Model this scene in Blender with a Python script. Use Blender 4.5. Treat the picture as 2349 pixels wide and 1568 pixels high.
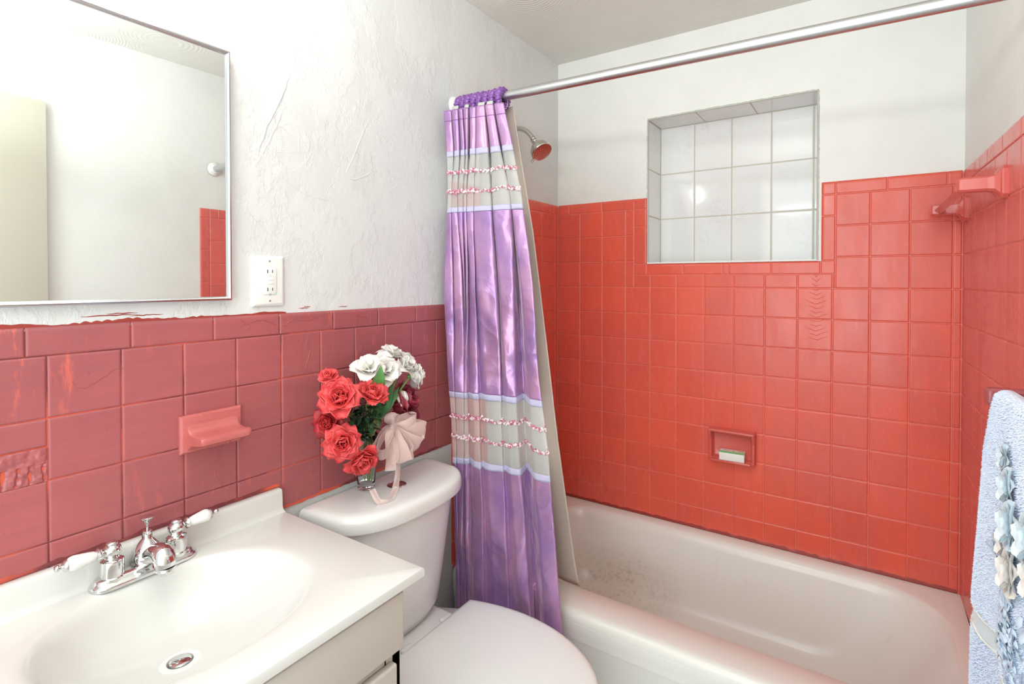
import bpy, bmesh, math, random
from mathutils import Vector, Matrix, noise
PI = math.pi
R_ = random.Random(7)
for o in list(bpy.data.objects):
    bpy.data.objects.remove(o)
SC = bpy.context.scene
COL = SC.collection

# ------------------------------------------------------------------ camera
cd = bpy.data.cameras.new('camera'); cam = bpy.data.objects.new('camera', cd); COL.objects.link(cam)
cam.location = (1.2082, -2.1288, 1.3721)
cam.rotation_euler = (PI/2 - 0.0134, 0, 0.574)
cd.sensor_width = 36.0; cd.lens = 36*1205.656/2349
cd.shift_x = -35.911/2349; cd.shift_y = -124.305/2349
cd.clip_start = 0.02
SC.camera = cam

# ------------------------------------------------------------------ world, light, exposure
w = bpy.data.worlds.new('world'); SC.world = w; w.use_nodes = True
bg = w.node_tree.nodes['Background']; bg.inputs[0].default_value = (0.91, 0.995, 1.0, 1); bg.inputs[1].default_value = 1.05
def area(name, loc, rot, sx, sy, power, color=(1, 1, 1)):
    l = bpy.data.lights.new(name, 'AREA'); l.shape = 'RECTANGLE'; l.size = sx; l.size_y = sy; l.energy = power; l.color = color
    o = bpy.data.objects.new(name, l); COL.objects.link(o); o.location = loc; o.rotation_euler = rot
    return o
GLOBE = 24.0
area('ceiling_fill', (0.80, -2.05, 1.92), (math.radians(170), 0, 0), 0.35, 0.35, 20, (0.97, 1.0, 0.98))  # added unseen fill, aimed up so the ceiling spreads its light
area('front_fill', (1.0, -2.75, 1.45), (math.radians(88), 0, 0), 1.2, 1.6, 18, (0.91, 1.0, 1.0))  # unseen fill lamp added behind the camera for the back wall and tub
SC.view_settings.view_transform = 'Standard'
SC.view_settings.look = 'None'
SC.view_settings.gamma = 1.0
SC.view_settings.use_curve_mapping = False
SC.view_settings.exposure = 0.13

# ------------------------------------------------------------------ materials
def newmat(name, base=(0.8, 0.8, 0.8), rough=0.5, metal=0.0, **kw):
    m = bpy.data.materials.new(name); m.use_nodes = True
    b = m.node_tree.nodes['Principled BSDF']
    b.inputs['Base Color'].default_value = (*base, 1); b.inputs['Roughness'].default_value = rough; b.inputs['Metallic'].default_value = metal
    for k, v in kw.items():
        b.inputs[k.replace('_', ' ')].default_value = v
    return m
def N(m, t, **kw):
    n = m.node_tree.nodes.new(t)
    for k, v in kw.items():
        if k[0] == '_': setattr(n, k[1:], v)
        else: n.inputs[k.replace('_', ' ')].default_value = v
    return n
def L(m, a, b): m.node_tree.links.new(a, b)
def B(m): return m.node_tree.nodes['Principled BSDF']
def coords(m, scale=(1, 1, 1)):
    g = N(m, 'ShaderNodeNewGeometry'); mp = N(m, 'ShaderNodeMapping'); mp.inputs['Scale'].default_value = scale
    L(m, g.outputs['Position'], mp.inputs['Vector']); return mp.outputs[0]
def ocoords(m, scale=(1, 1, 1)):
    g = N(m, 'ShaderNodeTexCoord'); mp = N(m, 'ShaderNodeMapping'); mp.inputs['Scale'].default_value = scale
    L(m, g.outputs['Object'], mp.inputs['Vector']); return mp.outputs[0]
def ns(m, vec, scale, detail=3, rough=0.5):
    n = N(m, 'ShaderNodeTexNoise', Scale=scale, Detail=detail, Roughness=rough); L(m, vec, n.inputs['Vector']); return n.outputs['Fac']
def ramp(m, fac, stops):
    r = N(m, 'ShaderNodeValToRGB'); L(m, fac, r.inputs[0]); e = r.color_ramp.elements
    while len(e) < len(stops): e.new(0.5)
    for i, (p, c) in enumerate(stops):
        e[i].position = p; e[i].color = (*c, 1) if len(c) == 3 else c
    return r.outputs[0]
def mix(m, fac, a, b):
    x = N(m, 'ShaderNodeMix', _data_type='RGBA')
    if isinstance(fac, (int, float)): x.inputs[0].default_value = fac
    else: L(m, fac, x.inputs[0])
    for i, v in ((6, a), (7, b)):
        if isinstance(v, tuple): x.inputs[i].default_value = (*v, 1)
        else: L(m, v, x.inputs[i])
    return x.outputs[2]
def mathn(m, op, a, b=0.0):
    x = N(m, 'ShaderNodeMath', _operation=op)
    for i, v in enumerate((a, b)):
        if isinstance(v, (int, float)): x.inputs[i].default_value = v
        else: L(m, v, x.inputs[i])
    return x.outputs[0]
def bump(m, h, strength=0.3, dist=0.002):
    b = N(m, 'ShaderNodeBump', Strength=strength, Distance=dist); L(m, h, b.inputs['Height'])
    old = B(m).inputs['Normal'].links
    if old: L(m, old[0].from_socket, b.inputs['Normal'])
    L(m, b.outputs[0], B(m).inputs['Normal'])
G3 = lambda v: (v, v, v)

def plaster(name, base, scratch=False):
    m = newmat(name, base, 0.42)
    c = coords(m)
    bump(m, ns(m, c, 55, 4, 0.55), 0.25, 0.002)
    bump(m, ns(m, c, 9, 4, 0.6), 0.35, 0.006)
    f = ns(m, c, 2.6, 4, 0.6)
    col = ramp(m, f, [(0.35, tuple(b*0.93 for b in base)), (0.62, base)])
    if scratch:
        c2 = coords(m, (1, 0.9, 3.0))
        w_ = N(m, 'ShaderNodeTexVoronoi', _feature='DISTANCE_TO_EDGE', Scale=2.7)
        n1 = N(m, 'ShaderNodeTexNoise', Scale=3.0, Detail=3)
        L(m, c, n1.inputs['Vector'])
        ad = N(m, 'ShaderNodeVectorMath', _operation='MULTIPLY_ADD'); ad.inputs[1].default_value = (0.5, 0.5, 0.5)
        L(m, n1.outputs['Color'], ad.inputs[0]); L(m, c2, ad.inputs[2]); L(m, ad.outputs[0], w_.inputs['Vector'])
        e = ramp(m, w_.outputs['Distance'], [(0.0, G3(1)), (0.012, G3(0))])
        msk = ramp(m, ns(m, c, 4.0, 2), [(0.50, G3(0)), (0.62, G3(1))])
        bump(m, mathn(m, 'MULTIPLY', e, msk), 0.2, 0.002)
        # trowelled skim coat patches
        k = ramp(m, ns(m, coords(m, (1, 1, 0.7)), 5.5, 7, 0.7), [(0.47, G3(0)), (0.52, G3(1))])
        bump(m, k, 0.30, 0.003)
        col = mix(m, mathn(m, 'MULTIPLY', k, 0.5), col, (base[0]*1.02, base[1]*1.0, base[2]*1.02))
    L(m, col, B(m).inputs['Base Color'])
    return m
M = {}
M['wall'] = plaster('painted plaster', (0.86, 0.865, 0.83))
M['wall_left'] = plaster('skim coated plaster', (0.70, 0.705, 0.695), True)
M['ceiling'] = plaster('ceiling paint', (0.75, 0.74, 0.70))
def ceil_extra():
    m = M['ceiling']; c = coords(m)
    v = N(m, 'ShaderNodeTexVoronoi', _feature='F1', Scale=3.2); L(m, c, v.inputs['Vector'])
    s = mathn(m, 'SINE', mathn(m, 'MULTIPLY', v.outputs['Distance'], 190.0))
    msk = ramp(m, ns(m, c, 3.0, 2), [(0.5, G3(0)), (0.62, G3(1))])
    bump(m, mathn(m, 'MULTIPLY', s, msk), 0.25, 0.0015)
ceil_extra()

def tilepaint(name, ca, cb, cc, lo, hi, horiz=False, rough=0.2, third=0.35):
    """two coats of paint brushed over ceramic: ca under, cb over, cc streaks"""
    m = newmat(name, ca, rough)
    c = coords(m)
    big = ns(m, coords(m, (1.0, 1.0, 0.8)), 3.0, 3, 0.6)
    st = ns(m, coords(m, (14, 14, 1.6)), 3.2, 5, 0.65)
    sh = ns(m, coords(m, (1.6, 1.6, 16)), 3.0, 5, 0.65)
    s = mathn(m, 'ADD', mathn(m, 'MULTIPLY', big, 0.62), mathn(m, 'MULTIPLY', sh if horiz else st, 0.38))
    f = ramp(m, s, [(lo, G3(0)), (hi, G3(1))])
    at = N(m, 'ShaderNodeAttribute', _attribute_name='tile_tone')
    col = mix(m, f, ca, cb)
    x = ramp(m, mathn(m, 'MULTIPLY', ns(m, coords(m, (9, 9, 2.0)), 4.0, 6, 0.7), 1.0), [(0.58, G3(0)), (0.66, G3(1))])
    x2 = ramp(m, big, [(0.45, G3(0)), (0.6, G3(1))])
    col = mix(m, mathn(m, 'MULTIPLY', mathn(m, 'MULTIPLY', x, x2), third), col, cc)
    h = N(m, 'ShaderNodeHueSaturation'); L(m, col, h.inputs['Color'])
    L(m, mathn(m, 'ADD', 0.96, mathn(m, 'MULTIPLY', at.outputs['Fac'], 0.08)), h.inputs['Value'])
    L(m, h.outputs[0], B(m).inputs['Base Color'])
    L(m, ramp(m, ns(m, coords(m, (6, 6, 2)), 3, 4), [(0.3, G3(rough*0.8)), (0.7, G3(rough*1.7))]), B(m).inputs['Roughness'])
    bump(m, ns(m, c, 160, 3), 0.10, 0.001)
    bump(m, sh if horiz else st, 0.05, 0.001)
    bump(m, ns(m, c, 14, 2), 0.12, 0.0015)
    return m
M['coral'] = tilepaint('coral painted tile', (0.80, 0.120, 0.072), (0.72, 0.115, 0.082), (0.80, 0.22, 0.17), 0.42, 0.58, third=0.35)
M['coral_right'] = tilepaint('rosy coral painted tile', (0.77, 0.165, 0.138), (0.72, 0.155, 0.135), (0.80, 0.23, 0.19), 0.4, 0.6, third=0.3)
M['mauve'] = tilepaint('mauve painted tile', (0.42, 0.108, 0.112), (0.345, 0.092, 0.102), (0.66, 0.135, 0.095), 0.36, 0.6, True, 0.28, 0.8)
M['coral_grout_glint'] = newmat('coral grout with painted glint', (0.80, 0.24, 0.19), 0.4)  # lighter than the tiles: glints on tile edges put into the grout colour
M['orange_grout'] = newmat('orange grout paint', (0.66, 0.10, 0.06), 0.4)
def og():
    m = M['orange_grout']
    f = ramp(m, ns(m, coords(m), 5, 3), [(0.47, G3(0)), (0.55, G3(1))])
    L(m, mix(m, f, (0.18, 0.035, 0.04), (0.62, 0.10, 0.055)), B(m).inputs['Base Color'])
og()
M['smear'] = newmat('dark red paint smear', (0.33, 0.045, 0.035), 0.35)
M['pinkpaint'] = tilepaint('pink painted ceramic', (0.60, 0.17, 0.16), (0.50, 0.11, 0.10), (0.62, 0.10, 0.06), 0.4, 0.6, True, 0.2, 0.6)
M['coralfix'] = newmat('coral painted ceramic', (0.66, 0.125, 0.10), 0.16)
bump(M['coralfix'], ns(M['coralfix'], coords(M['coralfix']), 60, 3), 0.12, 0.001)
M['mauvefix'] = newmat('mauve painted ceramic', (0.36, 0.085, 0.095), 0.2)
M['chip'] = newmat('chipped dark spots', (0.03, 0.008, 0.01), 0.6)

def nichetile():
    m = newmat('white glazed niche tile', (0.82, 0.82, 0.81), 0.07)
    c = coords(m)
    v = ns(m, c, 9, 7, 0.7)
    f = ramp(m, v, [(0.46, G3(0)), (0.5, G3(1)), (0.54, G3(0))])
    f2 = ramp(m, ns(m, c, 4, 3), [(0.45, G3(0)), (0.65, G3(1))])
    L(m, mix(m, mathn(m, 'MULTIPLY', mathn(m, 'MULTIPLY', f, f2), 0.35), (0.83, 0.83, 0.82), (0.62, 0.60, 0.60)), B(m).inputs['Base Color'])
    bump(m, ns(m, c, 12, 2), 0.12, 0.002)
    return m
M['niche'] = nichetile()
M['nichegrout'] = newmat('beige grout', (0.60, 0.55, 0.45), 0.7)
M['caulk'] = newmat('grey green caulk', (0.50, 0.51, 0.44), 0.5)

def porcelain(name, base, rough=0.12, stain=None):
    m = newmat(name, base, rough)
    m_b = B(m)
    m_b.inputs['Coat Weight'].default_value = 0.3; m_b.inputs['Coat Roughness'].default_value = 0.05
    return m
M['ceramic'] = porcelain('white toilet ceramic', (0.81, 0.805, 0.79), 0.12)
M['seat'] = newmat('white plastic seat', (0.83, 0.84, 0.83), 0.25)
M['marble'] = newmat('cultured marble', (0.70, 0.695, 0.67), 0.16)
M['marble_edge'] = M['marble']
def tubmat():
    m = newmat('bathtub enamel', (0.74, 0.70, 0.645), 0.2)
    c = coords(m)
    g = N(m, 'ShaderNodeNewGeometry'); sp = N(m, 'ShaderNodeSeparateXYZ'); L(m, g.outputs['Position'], sp.inputs[0])
    # rust and grime at the drain end, a stain with its own shape
    dx = mathn(m, 'SUBTRACT', sp.outputs['X'], 0.34); dz = mathn(m, 'SUBTRACT', sp.outputs['Z'], 0.13)
    d = mathn(m, 'SQRT', mathn(m, 'ADD', mathn(m, 'MULTIPLY', mathn(m, 'MULTIPLY', dx, dx), 0.5), mathn(m, 'MULTIPLY', mathn(m, 'MULTIPLY', dz, dz), 2.0)))
    d2 = mathn(m, 'ADD', d, mathn(m, 'MULTIPLY', ns(m, c, 7, 5, 0.65), 0.22))
    near = ramp(m, d2, [(0.12, G3(1)), (0.32, G3(0))])
    sp_ = ramp(m, ns(m, c, 60, 5, 0.7), [(0.5, G3(0)), (0.66, G3(1))])
    col = mix(m, mathn(m, 'MULTIPLY', near, 0.45), (0.81, 0.79, 0.745), (0.62, 0.48, 0.34))
    col = mix(m, mathn(m, 'MULTIPLY', mathn(m, 'MULTIPLY', near, sp_), 0.4), col, (0.22, 0.15, 0.09))
    f3 = ramp(m, ns(m, coords(m, (6, 6, 1)), 3, 6, 0.7), [(0.6, G3(0)), (0.75, G3(1))])
    col = mix(m, mathn(m, 'MULTIPLY', f3, 0.12), col, (0.45, 0.36, 0.27))
    L(m, col, B(m).inputs['Base Color'])
    bump(m, ns(m, coords(m, (2, 2, 26)), 9, 4, 0.6), 0.10, 0.0015)
    bump(m, ns(m, c, 90, 2), 0.06, 0.001)
    return m
M['tub'] = tubmat()
M['cabinet'] = newmat('cream painted cabinet', (0.58, 0.54, 0.475), 0.42)
bump(M['cabinet'], ns(M['cabinet'], coords(M['cabinet']), 120, 3), 0.12, 0.001)
M['dark'] = newmat('dark void', (0.01, 0.01, 0.01), 0.8)
M['chrome'] = newmat('chrome', (0.70, 0.705, 0.70), 0.05, 1.0)
M['nickel'] = newmat('brushed nickel', (0.62, 0.60, 0.56), 0.25, 1.0)
M['alu'] = newmat('satin aluminium', (0.62, 0.63, 0.64), 0.33, 1.0)
M['frame'] = newmat('mirror frame steel', (0.62, 0.62, 0.63), 0.22, 1.0)
M['mirror'] = newmat('mirror silver', (0.90, 0.93, 0.92), 0.0, 1.0)
M['plastic'] = newmat('white plastic', (0.82, 0.82, 0.79), 0.3)
M['slot'] = newmat('black slot', (0.02, 0.02, 0.02), 0.6)
M['led'] = newmat('green indicator', (0.1, 0.8, 0.6), 0.4)
M['door'] = newmat('cream door paint', (0.60, 0.57, 0.48), 0.4)
bump(M['door'], ns(M['door'], coords(M['door'], (30, 30, 1)), 4, 4), 0.1, 0.001)
def floormat():
    m = newmat('small floor tiles', (0.55, 0.55, 0.53), 0.35)
    b = N(m, 'ShaderNodeTexBrick', _offset=0.0); b.inputs['Scale'].default_value = 1.0
    for k, v in (('Mortar Size', 0.002), ('Brick Width', 0.052), ('Row Height', 0.052)): b.inputs[k].default_value = v
    b.inputs['Color1'].default_value = (0.62, 0.62, 0.60, 1); b.inputs['Color2'].default_value = (0.52, 0.53, 0.52, 1); b.inputs['Mortar'].default_value = (0.35, 0.34, 0.32, 1)
    L(m, coords(m), b.inputs['Vector']); L(m, b.outputs[0], B(m).inputs['Base Color'])
    return m
M['floor'] = floormat()

def fabric(name, base, rough=0.45, tint=(1, 1, 1), sheen=0.5, metal=0.0):
    m = newmat(name, base, rough, metal)
    B(m).inputs['Sheen Weight'].default_value = sheen; B(m).inputs['Sheen Tint'].default_value = (*tint, 1); B(m).inputs['Sheen Roughness'].default_value = 0.35
    return m
def satinmat():
    m = fabric('lilac taffeta', (0.42, 0.22, 0.50), 0.27, (1.0, 0.72, 0.88), 0.6, 0.4)
    c = ocoords(m, (1, 1, 0.5))
    f = ramp(m, ns(m, c, 13, 4, 0.6), [(0.38, G3(0)), (0.62, G3(1))])
    L(m, mix(m, f, (0.39, 0.22, 0.49), (0.53, 0.29, 0.48)), B(m).inputs['Base Color'])
    bump(m, ns(m, ocoords(m, (1, 1, 0.35)), 60, 3, 0.6), 0.12, 0.001)
    for sc_, st_, wx, ds in ((7.0, .55, (1.3, 1.3, .8), .012), (15.0, .5, (.9, .9, 1.3), .006), (34.0, .3, (1.2, 1.2, .8), .003)):
        n1 = N(m, 'ShaderNodeTexNoise', Scale=3.0, Detail=2); L(m, ocoords(m), n1.inputs['Vector'])
        ad = N(m, 'ShaderNodeVectorMath', _operation='MULTIPLY_ADD'); ad.inputs[1].default_value = (.35, .35, .35)
        L(m, n1.outputs['Color'], ad.inputs[0]); L(m, ocoords(m, wx), ad.inputs[2])
        v = N(m, 'ShaderNodeTexVoronoi', Scale=sc_); L(m, ad.outputs[0], v.inputs['Vector'])
        bump(m, v.outputs['Distance'], st_, ds)
    return m
M['satin'] = satinmat()
M['satin_dark'] = fabric('purple ruched satin', (0.24, 0.09, 0.36), 0.3, (1, .8, 1), 0.5, 0.15)
M['ribbon'] = fabric('pale lavender ribbon', (0.52, 0.49, 0.68), 0.6)
M['sheer'] = fabric('sheer organza', (0.85, 0.87, 0.86), 0.5)
def sheer(m, alpha, scale=1100):
    tr = N(m, 'ShaderNodeBsdfTransparent'); mx = N(m, 'ShaderNodeMixShader')
    out = [n for n in m.node_tree.nodes if n.type == 'OUTPUT_MATERIAL'][0]
    mx.inputs[0].default_value = alpha
    L(m, tr.outputs[0], mx.inputs[1]); L(m, B(m).outputs[0], mx.inputs[2]); L(m, mx.outputs[0], out.inputs['Surface'])
sheer(M['sheer'], 0.40)
M['liner'] = newmat('cream vinyl liner', (0.68, 0.58, 0.50), 0.35)
bump(M['liner'], ns(M['liner'], coords(M['liner'], (2, 2, 8)), 4, 3), 0.15, 0.004)
M['petalpink'] = newmat('pink sequin', (0.55, 0.15, 0.24), 0.3)
M['petalwhite'] = newmat('pearl sequin', (0.85, 0.72, 0.74), 0.3)
M['heading'] = newmat('heading tape', (0.50, 0.52, 0.47), 0.6)

def petalmat(name, a, b, rough=0.5, n=20):
    m = newmat(name, a, rough); f = ramp(m, ns(m, ocoords(m), n, 4), [(0.35, G3(0)), (0.65, G3(1))])
    L(m, mix(m, f, a, b), B(m).inputs['Base Color']); B(m).inputs['Subsurface Weight'].default_value = 0.0
    bump(m, ns(m, ocoords(m), 120, 2), 0.15, 0.001)
    return m
M['rose'] = petalmat('red silk petals', (0.66, 0.045, 0.05), (0.80, 0.10, 0.10))
M['rose_dark'] = petalmat('dark red silk petals', (0.28, 0.01, 0.02), (0.55, 0.03, 0.035))
M['rose_mid'] = petalmat('deep red silk petals', (0.50, 0.025, 0.03), (0.68, 0.06, 0.055))
M['white_petal'] = petalmat('white silk petals', (0.86, 0.83, 0.79), (0.84, 0.79, 0.74))
M['burgundy'] = petalmat('burgundy silk petals', (0.22, 0.018, 0.04), (0.33, 0.035, 0.06))
M['leaf'] = petalmat('green leaf', (0.03, 0.12, 0.035), (0.07, 0.25, 0.07), 0.4)
M['leaf_light'] = petalmat('light green leaf', (0.09, 0.30, 0.08), (0.16, 0.42, 0.13), 0.4)
M['leaf_dark'] = petalmat('dark foliage', (0.008, 0.03, 0.012), (0.02, 0.085, 0.03), 0.5)
M['stem'] = newmat('pale green stem', (0.30, 0.42, 0.14), 0.5)
M['bow'] = fabric('blush organza ribbon', (0.88, 0.66, 0.62), 0.5); sheer(M['bow'], 0.60)
def glassmat():
    m = newmat('clear glass', (0.97, 0.99, 0.98), 0.0); B(m).inputs['Transmission Weight'].default_value = 1.0; B(m).inputs['IOR'].default_value = 1.45
    return m
M['glass'] = glassmat()
def towelmat(name, a, b):
    m = fabric(name, a, 0.9, (1, 1, 1), 0.3)
    f = ramp(m, ns(m, ocoords(m, (1, 1, 1)), 14, 3), [(0.35, G3(0)), (0.65, G3(1))])
    L(m, mix(m, f, a, b), B(m).inputs['Base Color'])
    bump(m, ns(m, ocoords(m), 420, 2), 0.5, 0.003)
    return m
M['towel'] = towelmat('pale blue terry', (0.76, 0.83, 0.97), (0.70, 0.78, 0.94))
M['towel_deep'] = towelmat('deeper blue terry', (0.62, 0.71, 0.89), (0.54, 0.64, 0.86))
M['towel_band'] = newmat('cream woven stripe', (0.85, 0.85, 0.80), 0.7)
M['applique'] = fabric('pale blue satin applique', (0.74, 0.84, 0.90), 0.4)
M['applique_cream'] = fabric('cream satin applique', (0.84, 0.80, 0.76), 0.35)
M['lace'] = newmat('blue lace', (0.66, 0.80, 0.95), 0.6)
M['denim'] = newmat('blue lining', (0.22, 0.38, 0.62), 0.6)
M['box'] = newmat('white card box', (0.86, 0.86, 0.83), 0.5)
M['boxgreen'] = newmat('green print', (0.12, 0.42, 0.09), 0.5)
M['boxpale'] = newmat('pale green print', (0.62, 0.70, 0.52), 0.5)
M['boxgrey'] = newmat('grey print', (0.12, 0.17, 0.14), 0.5)
def emis(name, col, s):
    m = newmat(name, (1, 1, 1), 0.3); B(m).inputs['Emission Color'].default_value = (*col, 1); B(m).inputs['Emission Strength'].default_value = s; return m
M['bulb'] = emis('frosted bulb', (1.0, 0.97, 0.93), GLOBE)

# ------------------------------------------------------------------ mesh helpers
class MB:
    def __init__(s): s.v = []; s.f = []; s.mi = []; s.tone = []; s.cur = 0
    def add(s, vs, fs, T=None, tone=0.5):
        o = len(s.v)
        s.v += [tuple(T @ Vector(p)) if T else tuple(p) for p in vs]
        s.f += [tuple(i+o for i in f) for f in fs]; s.mi += [s.cur]*len(fs); s.tone += [tone]*len(fs); return s
    def box(s, x0, y0, z0, x1, y1, z1, bev=0.0, seg=2, T=None):
        bm = bmesh.new(); bmesh.ops.create_cube(bm, size=1.0)
        for v in bm.verts:
            v.co = Vector(((x0+x1)/2+v.co.x*(x1-x0), (y0+y1)/2+v.co.y*(y1-y0), (z0+z1)/2+v.co.z*(z1-z0)))
        if bev: bmesh.ops.bevel(bm, geom=bm.edges[:], offset=bev, segments=seg, profile=0.5, affect='EDGES')
        bm.verts.index_update()
        s.add([v.co[:] for v in bm.verts], [[v.index for v in f.verts] for f in bm.faces], T); bm.free(); return s
    def grid(s, P, cu=False, cv=False, T=None):
        """P[i][j] points"""
        a = len(P); b = len(P[0]); vs = [p for r in P for p in r]; fs = []
        for i in range(a if cu else a-1):
            for j in range(b if cv else b-1):
                i2 = (i+1) % a; j2 = (j+1) % b
                fs.append((i*b+j, i2*b+j, i2*b+j2, i*b+j2))
        return s.add(vs, fs, T)
    def lathe(s, prof, T=None, seg=32, closed=False, ang=2*PI):
        """prof [(r,z)] about local z"""
        P = [[(r*math.cos(ang*k/seg), r*math.sin(ang*k/seg), z) for (r, z) in prof] for k in range(seg)]
        return s.grid(P, cu=True, cv=closed, T=T)
    def tube(s, pts, rad, seg=10, caps=True, T=None, flat=1.0, upv=None):
        pts = [Vector(p) for p in pts]; n = len(pts)
        if isinstance(rad, (int, float)): rad = [rad]*n
        t0 = (pts[1]-pts[0]).normalized()
        up = Vector(upv) if upv else (Vector((0, 0, 1)) if abs(t0.z) < 0.9 else Vector((1, 0, 0)))
        P = []; nrm = (up - t0*up.dot(t0)).normalized()
        for i in range(n):
            t = (pts[min(i+1, n-1)]-pts[max(i-1, 0)]).normalized()
            nrm = (nrm - t*nrm.dot(t)).normalized(); bn = t.cross(nrm)
            P.append([tuple(pts[i]+(nrm*math.cos(2*PI*k/seg)*flat+bn*math.sin(2*PI*k/seg))*rad[i]) for k in range(seg)])
        s.grid(P, cv=True, T=T)
        if caps:
            o = len(s.v)-n*seg
            s.f.append(tuple(o+k for k in range(seg))[::-1]); s.f.append(tuple(o+(n-1)*seg+k for k in range(seg))); s.mi += [s.cur]*2; s.tone += [0.5]*2
        return s
    def build(s, name, mat, parent=None, smooth=40, org=None, recalc=True):
        me = bpy.data.meshes.new(name)
        w0 = org if org is not None else worldof(parent)
        me.from_pydata([(x-w0[0], y-w0[1], z-w0[2]) for x, y, z in s.v], [], s.f)
        mats = mat if isinstance(mat, (list, tuple)) else [mat]
        for mm in mats: me.materials.append(mm)
        if len(mats) > 1: me.polygons.foreach_set('material_index', s.mi)
        if any(t != 0.5 for t in s.tone):
            a = me.attributes.new('tile_tone', 'FLOAT', 'FACE'); a.data.foreach_set('value', s.tone)
        if recalc:
            bm = bmesh.new(); bm.from_mesh(me); bmesh.ops.remove_doubles(bm, verts=bm.verts, dist=1e-6)
            bmesh.ops.recalc_face_normals(bm, faces=bm.faces); bm.to_mesh(me); bm.free()
        me.polygons.foreach_set('use_smooth', [True]*len(me.polygons))
        try: me.set_sharp_from_angle(angle=math.radians(smooth))
        except Exception: pass
        me.update()
        o = bpy.data.objects.new(name, me); COL.objects.link(o)
        if parent: o.parent = parent
        elif org is not None: o.location = org
        return o
def worldof(o):
    v = Vector((0, 0, 0))
    while o: v += Vector(o.location); o = o.parent
    return v
def thing(name, loc, label, cat, group=None, kind=None):
    o = bpy.data.objects.new(name, None); o.empty_display_size = 0.05; COL.objects.link(o); o.location = loc
    return tag(o, label, cat, group, kind)
def tag(o, label=None, cat=None, group=None, kind=None):
    if label: o['label'] = label
    if cat: o['category'] = cat
    if group: o['group'] = group
    if kind: o['kind'] = kind
    return o
def Tm(loc, zdir=(0, 0, 1), xdir=None):
    z = Vector(zdir).normalized()
    x = Vector(xdir) if xdir else (Vector((1, 0, 0)) if abs(z.x) < 0.9 else Vector((0, 1, 0)))
    x = (x - z*x.dot(z)).normalized(); y = z.cross(x)
    m = Matrix((x, y, z)).transposed().to_4x4(); m.translation = Vector(loc); return m
def solid(o, th, offset=0.0):
    m = o.modifiers.new('thickness', 'SOLIDIFY'); m.thickness = th; m.offset = offset; return o
def lerp(a, b, t): return a+(b-a)*t
def interp(xs, ys, x):
    if x <= xs[0]: return ys[0]
    for i in range(len(xs)-1):
        if x <= xs[i+1]: return lerp(ys[i], ys[i+1], (x-xs[i])/(xs[i+1]-xs[i]))
    return ys[-1]
def crom(p, x):
    n = len(p); i = int(min(max(math.floor(x), 0), n-2)); t = x-i
    a, b, c, d = p[max(i-1, 0)], p[i], p[i+1], p[min(i+2, n-1)]
    return 0.5*(2*b+(c-a)*t+(2*a-5*b+4*c-d)*t*t+(3*b-a-3*c+d)*t*t*t)

# ------------------------------------------------------------------ room shell
CZ = 2.371; YF = -2.62; XW = 1.458; FL = 0.03
def rw(a, d=0.0):
    """point on the right wall, a metres from the back corner, d metres into the room (x,y)"""
    n = math.hypot(1, FL)
    return (XW+FL*a-d/n, -a-d*FL/n)
m = MB(); m.box(-0.1, YF, -0.05, 1.65, 0.02, 0.0); floor = tag(m.build('floor', M['floor']), kind='structure')
m = MB(); m.box(-0.1, YF, CZ, 1.65, 0.2, CZ+0.06); ceiling = tag(m.build('ceiling', M['ceiling']), kind='structure')
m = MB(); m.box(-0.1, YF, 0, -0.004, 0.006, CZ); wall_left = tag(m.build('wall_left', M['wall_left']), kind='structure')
# right wall slab
m = MB(); P = []
for (a, d) in ((-0.01, -0.004), (2.62, -0.004), (2.62, -0.1), (-0.01, -0.1)):
    x, y = rw(a, d); P.append([(x, y, 0), (x, y, CZ)])
m.grid(P, cu=True)
o_ = len(m.v); m.f += [(0, 2, 4, 6), (1, 3, 5, 7)]; m.mi += [0, 0]; m.tone += [.5, .5]
wall_right = tag(m.build('wall_right', M['wall']), kind='structure')
# back wall with the blocked-in window recess
NX0, NX1, NZ0, NZ1, ND = 0.430, 1.056, 1.446, 2.046, 0.165
m = MB(); YB = 0.006
for (x0, z0, x1, z1) in ((-0.1, 0, NX0, CZ), (NX1, 0, 1.56, CZ), (NX0, 0, NX1, NZ0), (NX0, NZ1, NX1, CZ)):
    m.box(x0, YB, z0, x1, 0.2, z1)
m.box(NX0, ND+0.004, NZ0, NX1, 0.2, NZ1)
wall_back = tag(m.build('wall_back', M['wall'], recalc=False), kind='structure')

# ------------------------------------------------------------------ tiling
PN = [(0, .0026), (.0007, .0014), (.0018, .0005), (.0036, 0), (.0052, 0)]
PB = [(0, .0085), (.0004, .006), (.0018, .0032), (.0045, .0011), (.008, .0002), (.011, 0), (.013, 0)]
def tile(m, fr, a0, b0, a1, b1, bull='', gap=0.0006, tone=None):
    """fr(a,b,depth)->xyz; bull: string of l r t b sides that are rounded over"""
    a0 += gap; b0 += gap; a1 -= gap; b1 -= gap
    if a1-a0 < 0.004 or b1-b0 < 0.004: return
    def side(p0, p1, s0, s1):
        lim = (p1-p0)*0.49
        A = [(p0+min(i, lim), d) for i, d in (PB if s0 else PN)]
        Bb = [(p1-min(i, lim), d) for i, d in (PB if s1 else PN)][::-1]
        return A+Bb
    A = side(a0, a1, 'l' in bull, 'r' in bull); Bs = side(b0, b1, 'b' in bull, 't' in bull)
    ca, cb = (a0+a1)/2, (b0+b1)/2
    ta, tb = R_.uniform(-.0022, .0022), R_.uniform(-.0022, .0022); off = R_.uniform(0, .0002)
    P = [[fr(a, b, max(da, db)+off+(a-ca)*ta+(b-cb)*tb) for b, db in Bs] for a, da in A]
    n0 = len(m.tone); m.grid(P); t = R_.random() if tone is None else tone
    for k in range(n0, len(m.tone)): m.tone[k] = t
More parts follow.
